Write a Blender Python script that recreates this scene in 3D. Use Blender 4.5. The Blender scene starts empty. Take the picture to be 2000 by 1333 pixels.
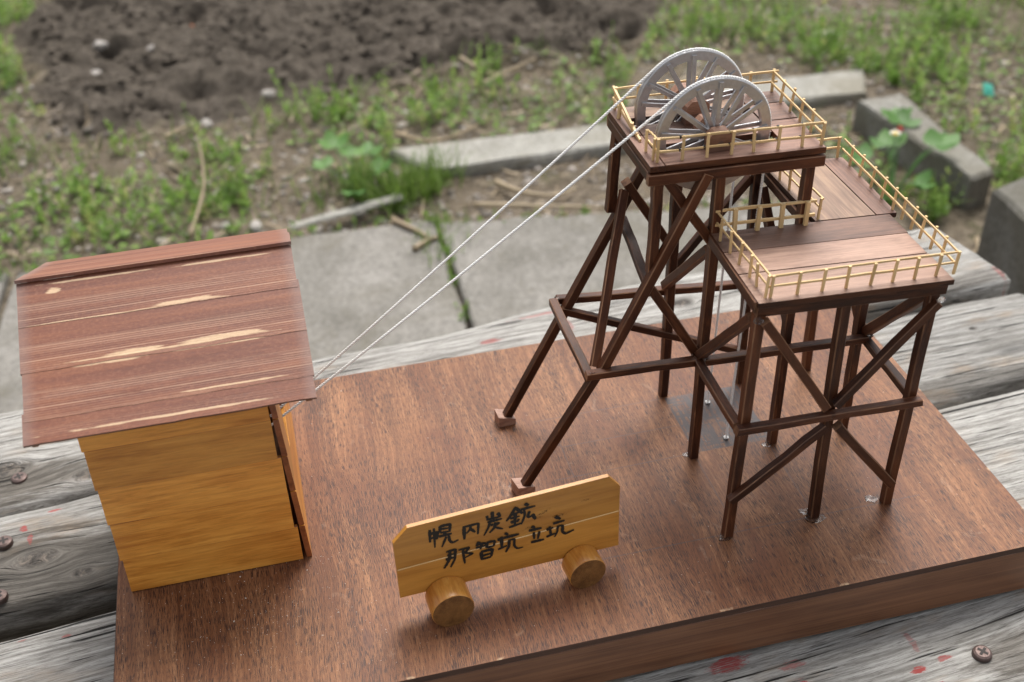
import bpy, math, random
import numpy as np
from mathutils import Vector, Matrix, Euler

random.seed(7)
rng = np.random.default_rng(7)
R = math.radians
scene = bpy.context.scene
COL = scene.collection

# ------------------------------------------------------------------ camera
cam_d = bpy.data.cameras.new('camera')
cam = bpy.data.objects.new('camera', cam_d)
COL.objects.link(cam)
cam.location = (0.1151, -0.3638, 0.4682)
cam.rotation_euler = (R(53.851), R(1.289), R(-13.941))
cam_d.sensor_width = 36.0
cam_d.lens = 40.475
cam_d.clip_start = 0.01
cam_d.clip_end = 200.0
cam_d.dof.use_dof = True
cam_d.dof.focus_distance = 0.63
cam_d.dof.aperture_fstop = 8.6
scene.camera = cam

# ------------------------------------------------------------------ sky and sun (thin bright overcast)
SUN_EL, SUN_AZ = 60.0, 22.0            # degrees; azimuth from +Y towards +X
world = bpy.data.worlds.new('World')
scene.world = world
world.use_nodes = True
wn = world.node_tree
bg = wn.nodes['Background']
sky = wn.nodes.new('ShaderNodeTexSky')
sky.sky_type = 'NISHITA'
sky.sun_disc = False
sky.sun_elevation = R(SUN_EL)
sky.sun_rotation = R(SUN_AZ)
sky.air_density = 1.0
sky.dust_density = 4.0
sky.ozone_density = 1.0
hs = wn.nodes.new('ShaderNodeHueSaturation')
hs.inputs['Saturation'].default_value = 0.18
wn.links.new(sky.outputs['Color'], hs.inputs['Color'])
wn.links.new(hs.outputs['Color'], bg.inputs['Color'])
bg.inputs['Strength'].default_value = 0.12

sun_d = bpy.data.lights.new('sun', 'SUN')
sun_d.energy = 2.2
sun_d.angle = R(28)
sun_d.color = (1.0, 0.95, 0.88)
sun = bpy.data.objects.new('sun', sun_d)
COL.objects.link(sun)
sdir = Vector((math.sin(R(SUN_AZ)) * math.cos(R(SUN_EL)), math.cos(R(SUN_AZ)) * math.cos(R(SUN_EL)), math.sin(R(SUN_EL))))
sun.rotation_euler = (-sdir).to_track_quat('-Z', 'Y').to_euler()
sun.location = sdir * 8

scene.view_settings.view_transform = 'Standard'
scene.view_settings.look = 'None'
scene.view_settings.exposure = 0.72
scene.view_settings.gamma = 1.0
scene.view_settings.use_curve_mapping = False

# ------------------------------------------------------------------ node helpers
class NT:
    def __init__(s, name):
        s.mat = bpy.data.materials.new(name)
        s.mat.use_nodes = True
        s.t = s.mat.node_tree
        s.b = s.t.nodes['Principled BSDF']
        s.out = s.t.nodes['Material Output']
    def n(s, typ, **kw):
        nd = s.t.nodes.new(typ)
        for k, v in kw.items():
            setattr(nd, k, v)
        return nd
    def l(s, a, b):
        s.t.links.new(a, b)
    def put(s, sock, v):
        if isinstance(v, bpy.types.NodeSocket):
            s.l(v, sock)
        else:
            sock.default_value = v
    def math(s, op, a, b=0.0, c=0.0, clamp=False):
        nd = s.n('ShaderNodeMath', operation=op, use_clamp=clamp)
        s.put(nd.inputs[0], a); s.put(nd.inputs[1], b); s.put(nd.inputs[2], c)
        return nd.outputs[0]
    def coords(s, rand=True, attr=None):
        if attr == 'world':
            v = s.n('ShaderNodeNewGeometry').outputs['Position']
        else:
            v = s.n('ShaderNodeTexCoord').outputs['Object']
        if not rand:
            return v
        oi = s.n('ShaderNodeObjectInfo')
        m = s.n('ShaderNodeVectorMath', operation='MULTIPLY_ADD')
        cmb = s.n('ShaderNodeCombineXYZ')
        for i in range(3):
            s.l(oi.outputs['Random'], cmb.inputs[i])
        s.l(cmb.outputs[0], m.inputs[0]); m.inputs[1].default_value = (3.1, 5.7, 2.3); s.l(v, m.inputs[2])
        return m.outputs[0]
    def scale(s, v, sc):
        m = s.n('ShaderNodeVectorMath', operation='MULTIPLY')
        s.l(v, m.inputs[0]); m.inputs[1].default_value = sc
        return m.outputs[0]
    def noise(s, v, sc=1.0, detail=4.0, rough=0.6, dist=0.0):
        nd = s.n('ShaderNodeTexNoise')
        s.l(v, nd.inputs['Vector']); nd.inputs['Scale'].default_value = sc
        nd.inputs['Detail'].default_value = detail; nd.inputs['Roughness'].default_value = rough
        nd.inputs['Distortion'].default_value = dist
        return nd.outputs['Fac']
    def ramp(s, f, stops):
        nd = s.n('ShaderNodeValToRGB')
        e = nd.color_ramp.elements
        while len(e) > 1:
            e.remove(e[-1])
        e[0].position, e[0].color = stops[0][0], (*stops[0][1], 1)
        for p, c in stops[1:]:
            x = e.new(p); x.color = (*c, 1)
        s.put(nd.inputs[0], f)
        return nd.outputs['Color']
    def smooth(s, f, a, b):
        nd = s.n('ShaderNodeMapRange', interpolation_type='SMOOTHSTEP')
        s.put(nd.inputs['Value'], f); nd.inputs['From Min'].default_value = a; nd.inputs['From Max'].default_value = b
        return nd.outputs['Result']
    def mix(s, f, a, b, mode='MIX'):
        nd = s.n('ShaderNodeMix', data_type='RGBA', blend_type=mode)
        s.put(nd.inputs[0], f)
        for k, v in ((6, a), (7, b)):
            if isinstance(v, tuple):
                nd.inputs[k].default_value = (*v, 1) if len(v) == 3 else v
            else:
                s.l(v, nd.inputs[k])
        return nd.outputs[2]
    def sep(s, v):
        nd = s.n('ShaderNodeSeparateXYZ'); s.l(v, nd.inputs[0]); return nd.outputs
    def comb(s, x, y, z=0.0):
        nd = s.n('ShaderNodeCombineXYZ')
        s.put(nd.inputs[0], x); s.put(nd.inputs[1], y); s.put(nd.inputs[2], z)
        return nd.outputs[0]
    def bump(s, h, strength, dist):
        nd = s.n('ShaderNodeBump'); nd.inputs['Strength'].default_value = strength
        nd.inputs['Distance'].default_value = dist; s.l(h, nd.inputs['Height'])
        s.l(nd.outputs[0], s.b.inputs['Normal'])
    def fin(s, col=None, rough=0.5, metal=0.0, coat=0.0, spec=0.5, coat_rough=0.2):
        if col is not None:
            s.put(s.b.inputs['Base Color'], (*col, 1) if isinstance(col, tuple) else col)
        s.put(s.b.inputs['Roughness'], rough)
        s.b.inputs['Metallic'].default_value = metal
        s.b.inputs['Specular IOR Level'].default_value = spec
        s.b.inputs['Coat Weight'].default_value = coat
        s.b.inputs['Coat Roughness'].default_value = coat_rough
        return s.mat
    def ellipse(s, x, y, cx, cy, rx, ry, n, amt=0.5):
        """soft mask 1 inside an ellipse with a noisy rim"""
        dx = s.math('DIVIDE', s.math('SUBTRACT', x, cx), rx)
        dy = s.math('DIVIDE', s.math('SUBTRACT', y, cy), ry)
        d = s.math('SQRT', s.math('ADD', s.math('MULTIPLY', dx, dx), s.math('MULTIPLY', dy, dy)))
        d = s.math('ADD', d, s.math('MULTIPLY', s.math('SUBTRACT', n, 0.5), amt * 2))
        nd = s.n('ShaderNodeMapRange', interpolation_type='SMOOTHSTEP')
        s.put(nd.inputs['Value'], d); nd.inputs['From Min'].default_value = 1.0; nd.inputs['From Max'].default_value = 0.6
        return nd.outputs['Result']

def wood(name, dark, mid, light, gs=(14, 420, 420), pores=0.35, rough=(0.4, 0.6), coat=0.0, bump=0.25, spec=0.4, big=0.5, var=0.3):
    """grain runs along the piece's own X axis"""
    t = NT(name)
    v = t.coords()
    g = t.noise(t.scale(v, gs), 1.0, 5, 0.65, 0.6)
    p = t.noise(t.scale(v, (gs[0] * 4, gs[1] * 4.2, gs[2] * 4.2)), 1.0, 3, 0.6)
    b = t.noise(t.scale(v, (18, 60, 60)), 1.0, 3, 0.55)
    c = t.ramp(g, [(0.28, dark), (0.5, mid), (0.74, light)])
    c = t.mix(t.math('MULTIPLY', t.smooth(p, 0.5, 0.36), pores), c, tuple(x * 0.4 for x in dark))
    c = t.mix(t.math('MULTIPLY', t.smooth(b, 0.35, 0.7), big * 0.5), c, light)
    c = t.mix(t.math('MULTIPLY', t.smooth(b, 0.5, 0.25), big * 0.6), c, dark)
    oi = t.n('ShaderNodeObjectInfo')
    hv = t.n('ShaderNodeHueSaturation')
    t.l(c, hv.inputs['Color'])
    t.l(t.math('MULTIPLY_ADD', oi.outputs['Random'], var, 1 - var / 2), hv.inputs['Value'])
    r = t.math('MULTIPLY_ADD', g, rough[1] - rough[0], rough[0])
    t.bump(t.math('ADD', g, t.math('MULTIPLY', p, 0.7)), bump, 0.0006)
    return t.fin(hv.outputs['Color'], r, coat=coat, spec=spec)

M = {}
M['stick'] = wood('dark_stained_stick', (0.017, 0.0046, 0.0023), (0.048, 0.0142, 0.0062), (0.135, 0.046, 0.018), (55, 420, 420), 0.3, (0.34, 0.62), 0.0, 0.45, 0.28, 1.0, 0.55)
M['stick_edge'] = wood('worn_stick_edge', (0.05, 0.02, 0.011), (0.13, 0.06, 0.031), (0.33, 0.17, 0.09), (60, 200, 200), 0.2, (0.4, 0.6), 0, 0.2, 0.4, 0.9)
M['deck'] = wood('stained_deck_wood', (0.105, 0.05, 0.034), (0.205, 0.105, 0.073), (0.34, 0.19, 0.135), (22, 700, 700), 0.45, (0.42, 0.62), 0, 0.35, 0.5, 0.9)
M['deck_dark'] = wood('dark_deck_wood', (0.05, 0.024, 0.017), (0.12, 0.058, 0.039), (0.22, 0.118, 0.08), (22, 700, 700), 0.45, (0.42, 0.62), 0, 0.35, 0.5, 1.0)
M['deck_pale'] = wood('pink_grey_deck_wood', (0.20, 0.105, 0.072), (0.33, 0.195, 0.140), (0.47, 0.30, 0.225), (16, 600, 600), 0.4, (0.4, 0.6), 0, 0.35, 0.5, 0.9)
M['deck_tan'] = wood('pale_deck_wood', (0.15, 0.08, 0.05), (0.27, 0.16, 0.105), (0.46, 0.30, 0.19), (14, 260, 260), 0.3, (0.42, 0.62), 0, 0.3, 0.5, 1.0)
M['rail'] = wood('bare_bamboo', (0.56, 0.36, 0.155), (0.70, 0.49, 0.24), (0.82, 0.62, 0.34), (40, 900, 900), 0.1, (0.4, 0.55), 0, 0.2, 0.4, 0.5)
M['block'] = wood('bearing_wood', (0.16, 0.075, 0.045), (0.27, 0.135, 0.085), (0.37, 0.205, 0.135), (60, 500, 500), 0.3, (0.45, 0.6), 0, 0.3)
M['wall'] = wood('honey_varnished_wall', (0.36, 0.125, 0.016), (0.56, 0.228, 0.034), (0.72, 0.345, 0.068), (24, 330, 330), 0.25, (0.34, 0.46), 0.15, 0.12, 0.45, 0.9, 0.42)
M['wall_end'] = wood('red_brown_board_end', (0.13, 0.036, 0.012), (0.25, 0.075, 0.022), (0.36, 0.12, 0.04), (60, 160, 160), 0.2, (0.35, 0.5), 0.1, 0.2, 0.45, 0.9)
M['sign'] = wood('honey_varnished_sign', (0.36, 0.14, 0.022), (0.52, 0.225, 0.038), (0.66, 0.32, 0.065), (10, 130, 130), 0.15, (0.3, 0.42), 0.2, 0.12, 0.45, 0.8)
M['dowel'] = wood('orange_varnished_dowel', (0.40, 0.13, 0.016), (0.62, 0.25, 0.040), (0.80, 0.42, 0.10), (60, 300, 300), 0.15, (0.25, 0.4), 0.3, 0.15, 0.5, 0.9)
M['dowel_end'] = wood('dark_end_grain', (0.085, 0.034, 0.010), (0.19, 0.082, 0.024), (0.32, 0.15, 0.045), (300, 300, 300), 0.3, (0.4, 0.6), 0.1, 0.4, 0.4, 0.9)
M['base_side'] = wood('walnut_stained_side', (0.080, 0.030, 0.014), (0.160, 0.066, 0.030), (0.245, 0.112, 0.054), (5, 380, 380), 0.3, (0.38, 0.5), 0.1, 0.15, 0.45, 0.7)
M['ply_edge'] = wood('dark_plywood_edge', (0.035, 0.014, 0.008), (0.062, 0.026, 0.015), (0.11, 0.05, 0.03), (12, 300, 300), 0.3, (0.4, 0.55), 0, 0.2)
M['foot'] = wood('pale_foot_block', (0.19, 0.10, 0.07), (0.34, 0.20, 0.15), (0.50, 0.33, 0.26), (100, 300, 300), 0.3, (0.45, 0.6), 0, 0.3)

def simple(name, col, rough, metal=0.0, spec=0.5, var=0.0, sc=300, bump=0.0, coat=0.0):
    t = NT(name)
    v = t.coords()
    n = t.noise(v, sc, 4, 0.6)
    c = t.mix(t.math('MULTIPLY', n, var), col, tuple(x * 0.35 for x in col)) if var else col
    if bump:
        t.bump(n, bump, 0.0005)
    return t.fin(c, rough, metal, coat, spec)

M['silver'] = simple('silver_paint', (0.60, 0.595, 0.61), 0.33, 0.8, 0.5, 0.5, 420, 0.7)
M['rope'] = simple('white_cotton', (0.92, 0.915, 0.90), 0.85, 0, 0.2, 0.08, 1800, 0.2)
M['ink'] = simple('black_ink', (0.012, 0.011, 0.010), 0.45, 0, 0.4)
M['axle'] = simple('grey_axle_wood', (0.16, 0.10, 0.08), 0.6, 0, 0.4, 0.4, 600, 0.3)
t = NT('clear_glue'); t.b.inputs['Transmission Weight'].default_value = 1.0; t.b.inputs['IOR'].default_value = 1.4
M['glue'] = t.fin((0.93, 0.92, 0.92), 0.22)

# the plywood top: short dark pores running front to back, pencil shading over the pit, pencil lines
def plywood():
    t = NT('stained_plywood_top')
    v = t.coords(False)
    x, y, z = t.sep(v)
    w = t.noise(t.scale(v, (9, 4, 1)), 1.0, 3, 0.5)
    # grain wanders and bends around a small knot
    kx, ky = t.math('SUBTRACT', x, 0.126), t.math('SUBTRACT', y, 0.030)
    k2 = t.math('ADD', t.math('MULTIPLY', kx, kx), t.math('MULTIPLY', t.math('MULTIPLY', ky, ky), 0.10))
    bend = t.math('DIVIDE', t.math('MULTIPLY', kx, 0.00003), t.math('ADD', k2, 0.00004))
    xw = t.math('SUBTRACT', t.math('ADD', x, t.math('MULTIPLY', w, 0.035)), bend)
    u = t.comb(xw, y, 0.0)
    big = t.noise(t.scale(u, (26, 6, 1)), 1.0, 4, 0.6)
    band = t.noise(t.scale(u, (420, 7, 1)), 1.0, 5, 0.7, 0.3)
    pore = t.noise(t.scale(u, (3000, 150, 1)), 1.0, 2.0, 0.55)
    pore2 = t.noise(t.scale(u, (5200, 260, 1)), 1.0, 2, 0.6)
    dens = t.noise(t.scale(u, (60, 14, 1)), 1.0, 3, 0.6)
    c = t.ramp(band, [(0.3, (0.142, 0.057, 0.025)), (0.5, (0.245, 0.107, 0.048)), (0.7, (0.370, 0.185, 0.090))])
    c = t.mix(t.smooth(big, 0.38, 0.66), c, t.mix(1.0, c, (0.70, 0.60, 0.56), 'MULTIPLY'))
    blot = t.noise(t.scale(v, (24, 17, 1)), 1.0, 4, 0.6, 1.0)
    c = t.mix(t.math('MULTIPLY', t.smooth(blot, 0.48, 0.72), 0.65), c, (0.135, 0.045, 0.022))
    th = t.math('MULTIPLY_ADD', dens, 0.34, 0.27)
    pm = t.math('MULTIPLY', t.smooth(t.math('SUBTRACT', pore, th), 0.04, -0.03), 0.95)
    c = t.mix(pm, c, (0.048, 0.022, 0.016))
    c = t.mix(t.math('MULTIPLY', t.smooth(pore2, 0.47, 0.36), 0.7), c, (0.085, 0.036, 0.022))
    rub = t.noise(t.scale(v, (40, 26, 1)), 1.0, 5, 0.7, 1.5)
    c = t.mix(t.math('MULTIPLY', t.smooth(rub, 0.60, 0.74), 0.30), c, (0.46, 0.30, 0.20))
    # knot
    fine = t.noise(v, 220.0, 4, 0.6)
    c = t.mix(t.math('MULTIPLY', t.ellipse(x, y, 0.126, 0.030, 0.0032, 0.0085, fine, 0.35), 0.6), c, (0.10, 0.04, 0.025))
    # stain darker and redder where it pooled in front of the hut
    # pencil-shaded pit square
    scr = t.noise(t.scale(v, (520, 46, 1)), 1.0, 3, 0.6, 0.8)
    scr2 = t.noise(t.scale(v, (46, 420, 1)), 1.0, 3, 0.6, 0.8)
    def box(x0, x1, y0, y1, e=0.0006):
        jx = t.math('ADD', x, t.math('MULTIPLY', t.math('SUBTRACT', scr, 0.5), 0.0012))
        a = t.math('MULTIPLY', t.smooth(jx, x0 - e, x0 + e), t.smooth(jx, x1 + e, x1 - e))
        b = t.math('MULTIPLY', t.smooth(y, y0 - e, y0 + e), t.smooth(y, y1 + e, y1 - e))
        return t.math('MULTIPLY', a, b)
    pit = box(0.3385, 0.3885, 0.1195, 0.1740)
    amt = t.math('MAXIMUM', t.smooth(scr, 0.56, 0.48), t.smooth(scr2, 0.48, 0.42))
    amt = t.math('MULTIPLY', pit, t.math('MULTIPLY_ADD', amt, 0.55, 0.36))
    c = t.mix(amt, c, (0.060, 0.055, 0.060))
    lines = None
    for (ax, ay, bx, by) in [(0.255, 0.0515, 0.45, 0.0515), (0.25, 0.1185, 0.338, 0.1195), (0.262, 0.146, 0.338, 0.1465), (0.25, 0.1735, 0.338, 0.1740),
                             (0.262, 0.118, 0.262, 0.150), (0.3375, 0.051, 0.3375, 0.12), (0.3845, 0.06, 0.3845, 0.12), (0.344, 0.176, 0.341, 0.19)]:
        dx, dy = bx - ax, by - ay
        L = math.hypot(dx, dy)
        px, py = t.math('SUBTRACT', x, ax), t.math('SUBTRACT', y, ay)
        al = t.math('ADD', t.math('MULTIPLY', px, dx / L), t.math('MULTIPLY', py, dy / L))
        pe = t.math('ABSOLUTE', t.math('ADD', t.math('MULTIPLY', px, -dy / L), t.math('MULTIPLY', py, dx / L)))
        m = t.math('MULTIPLY', t.smooth(pe, 0.0006, 0.0002), t.math('MULTIPLY', t.smooth(al, 0, 0.001), t.smooth(al, L, L - 0.001)))
        lines = m if lines is None else t.math('MAXIMUM', lines, m)
    c = t.mix(t.math('MULTIPLY', lines, t.math('MULTIPLY_ADD', fine, 0.6, 0.15)), c, (0.07, 0.062, 0.066))
    # bare chipped spots along the edges
    ed = t.math('MINIMUM', t.math('MINIMUM', x, t.math('SUBTRACT', 0.5, x)), y)
    chip = t.math('MULTIPLY', t.smooth(ed, 0.0022, 0.0004), t.smooth(t.noise(v, 60.0, 4, 0.6), 0.58, 0.66))
    c = t.mix(chip, c, (0.52, 0.36, 0.22))
    r = t.math('MULTIPLY_ADD', band, 0.16, 0.42)
    t.bump(t.math('ADD', t.math('MULTIPLY', pore, 0.8), t.math('MULTIPLY', band, 0.3)), 0.35, 0.0005)
    return t.fin(c, r, spec=0.27)
M['ply'] = plywood()

def roof_mat(name, wear, redder=0.0, lines=1.0):
    """brown stained shingle board: pale scored lines along X; bare patches at `wear` = (x, y, rx, ry)"""
    t = NT(name)
    vo = t.coords(False)
    v = t.coords()
    x, y, z = t.sep(vo)
    g = t.noise(t.scale(v, (7, 130, 130)), 1.0, 5, 0.6, 0.4)
    f = t.noise(t.scale(v, (500, 900, 900)), 1.0, 3, 0.7)
    c = t.ramp(g, [(0.25, (0.110, 0.034, 0.020)), (0.5, (0.185, 0.061, 0.034)), (0.75, (0.280, 0.105, 0.050))])
    c = t.mix(t.math('MULTIPLY', t.smooth(f, 0.45, 0.75), 0.30), c, (0.38, 0.18, 0.11))
    c = t.mix(t.math('MULTIPLY', t.smooth(f, 0.5, 0.3), 0.30), c, (0.10, 0.045, 0.045))
    # scored grain lines
    wv = t.noise(t.scale(v, (5, 30, 1)), 1.0, 2, 0.5)
    yy = t.math('ADD', y, t.math('MULTIPLY', wv, 0.0022))
    ln = t.noise(t.comb(t.math('MULTIPLY', x, 1.0), t.math('MULTIPLY', yy, 800.0), 3.0), 1.0, 1, 0.4)
    lm = t.math('MULTIPLY', t.smooth(t.math('ABSOLUTE', t.math('SUBTRACT', ln, 0.5)), 0.034, 0.008),
                t.smooth(t.noise(t.scale(v, (30, 260, 1)), 1.0, 3, 0.6), 0.28, 0.5))
    lm = t.math('MULTIPLY', lm, t.smooth(y, 0.0045, -0.004))
    c = t.mix(t.math('MULTIPLY', lm, 0.55 * lines), c, (0.58, 0.36, 0.24))
    # greyed board ends
    ee = t.math('SUBTRACT', 0.0690, t.math('ABSOLUTE', x))
    c = t.mix(t.math('MULTIPLY', t.smooth(ee, 0.009, 0.001), 0.45), c, (0.26, 0.19, 0.17))
    nz = t.noise(t.scale(v, (60, 500, 1)), 1.0, 4, 0.65)
    for (wx, wy, rx, ry) in wear:
        m = t.ellipse(x, y, wx, wy, rx * 0.9, ry * 0.62, nz, 1.0)
        c = t.mix(t.math('MULTIPLY', m, t.math('MULTIPLY_ADD', f, 0.5, 0.5)), c, (0.70, 0.50, 0.31))
    t.bump(t.math('ADD', g, t.math('ADD', t.math('MULTIPLY', lm, -0.5), t.math('MULTIPLY', f, 0.3))), 0.3, 0.0005)
    return t.fin(c, 0.5, spec=0.45)

def weathered(name, knots, paint, tint=1.0, tan=0.5, black=0.5, dark_patches=()):
    """grey sun-bleached plank, grain along X, flowing round knots; old red paint marks"""
    t = NT(name)
    vo = t.coords(False)
    x, y, z = t.sep(vo)
    yy = t.math('ADD', y, t.math('MULTIPLY', t.noise(t.scale(vo, (5, 12, 5)), 1.0, 3, 0.5), 0.007))
    kd = None
    for (kx, ky, r) in knots:
        dx, dy = t.math('SUBTRACT', x, kx), t.math('SUBTRACT', y, ky)
        r2 = t.math('ADD', t.math('MULTIPLY', t.math('MULTIPLY', dx, dx), 0.30), t.math('MULTIPLY', dy, dy))
        yy = t.math('SUBTRACT', yy, t.math('DIVIDE', t.math('MULTIPLY', dy, r * r * 0.9), t.math('ADD', r2, r * r * 0.30)))
        m = t.smooth(t.math('ADD', t.math('SQRT', r2), t.math('MULTIPLY', t.noise(vo, 110.0, 3, 0.6), r * 0.5)), r * 1.15, r * 0.5)
        kd = m if kd is None else t.math('MAXIMUM', kd, m)
    u = t.comb(x, yy, t.math('MULTIPLY', z, 0.6))
    g = t.noise(t.scale(u, (13, 300, 300)), 1.0, 8, 0.75, 0.15)
    f = t.noise(t.scale(u, (95, 1500, 1500)), 1.0, 5, 0.75)
    b = t.noise(t.scale(u, (4, 26, 26)), 1.0, 4, 0.6)
    b2 = t.noise(t.scale(vo, (11, 30, 30)), 1.0, 4, 0.6)
    c = t.ramp(g, [(0.26, (0.075 * tint, 0.068 * tint, 0.060 * tint)), (0.43, (0.235 * tint, 0.225 * tint, 0.208 * tint)),
                   (0.57, (0.41 * tint, 0.40 * tint, 0.38 * tint)), (0.75, (0.60 * tint, 0.59 * tint, 0.57 * tint))])
    c = t.mix(t.math('MULTIPLY', t.smooth(f, 0.52, 0.30), 0.8), c, (0.075, 0.066, 0.056))
    c = t.mix(t.math('MULTIPLY', t.math('MULTIPLY', t.smooth(b2, 0.54, 0.7), t.smooth(f, 0.3, 0.6)), tan), c, (0.34, 0.225, 0.125))
    c = t.mix(t.math('MULTIPLY', t.smooth(b, 0.46, 0.28), black), c, (0.06, 0.057, 0.054))
    for (px, py, rx, ry, am) in dark_patches:  # noisy ellipses where the plank colour is darkened
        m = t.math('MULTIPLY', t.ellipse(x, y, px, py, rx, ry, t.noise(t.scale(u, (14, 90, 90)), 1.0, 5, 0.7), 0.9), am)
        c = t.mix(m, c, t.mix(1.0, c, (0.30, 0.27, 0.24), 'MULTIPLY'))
    # long drying cracks
    ck = t.noise(t.scale(u, (14, 420, 420)), 1.0, 2, 0.5)
    ck2 = t.noise(t.scale(u, (2.5, 120, 120)), 1.0, 3, 0.55)
    cm = t.math('MAXIMUM', t.smooth(ck, 0.37, 0.30), t.smooth(ck2, 0.36, 0.325))
    c = t.mix(cm, c, (0.02, 0.018, 0.016))
    h = t.math('ADD', g, t.math('ADD', t.math('MULTIPLY', f, 0.4), t.math('MULTIPLY', cm, -2.0)))
    if kd is not None:
        kn = t.noise(vo, 160.0, 4, 0.65, 1.0)
        c = t.mix(kd, c, t.ramp(kn, [(0.3, (0.02, 0.018, 0.017)), (0.5, (0.085, 0.075, 0.066)), (0.72, (0.24, 0.20, 0.165))]))
        h = t.math('ADD', h, t.math('MULTIPLY', kd, t.math('SUBTRACT', kn, 1.0)))
    pn = t.noise(t.scale(vo, (120, 320, 100)), 1.0, 4, 0.7)
    for (px, py, rx, ry, am) in paint:
        m = t.math('MULTIPLY', t.math('MULTIPLY', t.ellipse(x, y, px, py, rx * 0.8, ry * 0.75, pn, 1.3), am), t.math('MULTIPLY', t.smooth(f, 0.36, 0.52), t.smooth(ck, 0.32, 0.45)))
        c = t.mix(m, c, (0.34, 0.050, 0.045))
    t.bump(h, 0.8, 0.0020)
    return t.fin(c, 0.72, spec=0.3)

def concrete(name, base=0.36, scale=1.0, warm=1.0):
    t = NT(name)
    v = t.coords()
    a = t.noise(v, 9 * scale, 5, 0.6)
    b = t.noise(v, 160 * scale, 4, 0.6)
    d = t.noise(v, 45 * scale, 5, 0.65)
    c = t.ramp(a, [(0.3, (base * 0.66 * warm, base * 0.64, base * 0.56)), (0.7, (base * 1.14 * warm, base * 1.11, base * 1.02))])
    c = t.mix(t.math('MULTIPLY', t.smooth(b, 0.55, 0.36), 0.55), c, (base * 0.42, base * 0.40, base * 0.36))
    c = t.mix(t.math('MULTIPLY', t.smooth(b, 0.58, 0.7), 0.5), c, (base * 1.5, base * 1.45, base * 1.4))
    c = t.mix(t.math('MULTIPLY', t.smooth(d, 0.56, 0.72), 0.45), c, (base * 0.42, base * 0.38, base * 0.27))
    st = t.noise(v, 3.5 * scale, 5, 0.7, 0.8)
    c = t.mix(t.math('MULTIPLY', t.smooth(st, 0.46, 0.64), 0.65), c, (base * 0.55, base * 0.50, base * 0.38))
    t.bump(t.math('ADD', b, d), 0.5, 0.003)
    return t.fin(c, 0.85, spec=0.25)
M['concrete'] = concrete('pale_concrete', 0.235, 1.0, 1.03)
M['kerb'] = concrete('kerb_concrete', 0.36)
M['concrete_grey'] = concrete('dull_concrete', 0.27)
M['concrete_block'] = concrete('grey_block_concrete', 0.19)

def ground_mat():
    t = NT('garden_soil')
    v = t.coords(False)
    at = t.n('ShaderNodeAttribute', attribute_name='till').outputs['Fac']
    a = t.noise(v, 7, 5, 0.65)
    b = t.noise(v, 60, 5, 0.7)
    d = t.noise(v, 260, 3, 0.6)
    soil = t.ramp(b, [(0.3, (0.060, 0.050, 0.041)), (0.5, (0.102, 0.086, 0.070)), (0.72, (0.160, 0.136, 0.111))])
    lit = t.ramp(b, [(0.28, (0.065, 0.051, 0.038)), (0.5, (0.150, 0.122, 0.090)), (0.72, (0.28, 0.235, 0.178))])
    lit = t.mix(t.math('MULTIPLY', t.smooth(d, 0.58, 0.70), 0.55), lit, (0.34, 0.30, 0.25))
    lit = t.mix(t.math('MULTIPLY', t.smooth(a, 0.52, 0.68), 0.45), lit, (0.10, 0.11, 0.045))
    c = t.mix(t.smooth(at, 0.3, 0.7), lit, soil)
    t.bump(t.math('ADD', b, t.math('MULTIPLY', d, 0.4)), 0.9, 0.012)
    return t.fin(c, 0.95, spec=0.15)
M['ground'] = ground_mat()

def leaf_mat(name, cols, trans=0.35):
    t = NT(name)
    at = t.n('ShaderNodeAttribute', attribute_name='tone').outputs['Fac']
    c = t.ramp(at, [(i / (len(cols) - 1), q) for i, q in enumerate(cols)])
    t.fin(c, 0.5 if trans else 0.95, spec=0.35 if trans else 0.08)
    tr = t.n('ShaderNodeBsdfTranslucent')
    t.l(c, tr.inputs['Color'])
    mx = t.n('ShaderNodeMixShader')
    mx.inputs[0].default_value = trans
    t.l(t.b.outputs[0], mx.inputs[1]); t.l(tr.outputs[0], mx.inputs[2])
    t.l(mx.outputs[0], t.out.inputs['Surface'])
    return t.mat
M['weed'] = leaf_mat('weed_leaf', [(0.085, 0.135, 0.032), (0.13, 0.225, 0.046), (0.19, 0.33, 0.065), (0.29, 0.43, 0.10), (0.42, 0.42, 0.16)], 0.5)
M['grass'] = leaf_mat('grass_blade', [(0.09, 0.15, 0.028), (0.15, 0.25, 0.045), (0.24, 0.35, 0.075)])
M['broad'] = leaf_mat('broad_leaf', [(0.06, 0.145, 0.035), (0.105, 0.235, 0.055), (0.18, 0.33, 0.085)])
M['dry'] = leaf_mat('dry_straw', [(0.13, 0.095, 0.062), (0.27, 0.205, 0.13), (0.45, 0.36, 0.24)], 0.1)
M['pebble'] = leaf_mat('pebble_stone', [(0.10, 0.09, 0.08), (0.22, 0.20, 0.18), (0.33, 0.29, 0.255), (0.46, 0.43, 0.40)], 0.0)
M['clod'] = leaf_mat('soil_clod', [(0.056, 0.047, 0.039), (0.092, 0.078, 0.064), (0.14, 0.119, 0.098)], 0.0)
M['stone'] = simple('pale_stone', (0.44, 0.41, 0.38), 0.8, 0, 0.3, 0.5, 60, 0.5)
M['orange'] = simple('orange_shard', (0.50, 0.14, 0.05), 0.7, 0, 0.3, 0.3, 90)
M['teal'] = simple('teal_plastic', (0.06, 0.42, 0.32), 0.4, 0, 0.5, 0.2, 90)
M['petal'] = simple('white_petal', (0.80, 0.80, 0.74), 0.6)
M['yellow'] = simple('yellow_flower_heart', (0.75, 0.55, 0.08), 0.7)
M['berry'] = simple('red_berry', (0.60, 0.06, 0.04), 0.35)
M['screw'] = simple('rusty_screw', (0.15, 0.105, 0.095), 0.45, 0.6, 0.5, 0.6, 700, 0.4)
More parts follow.
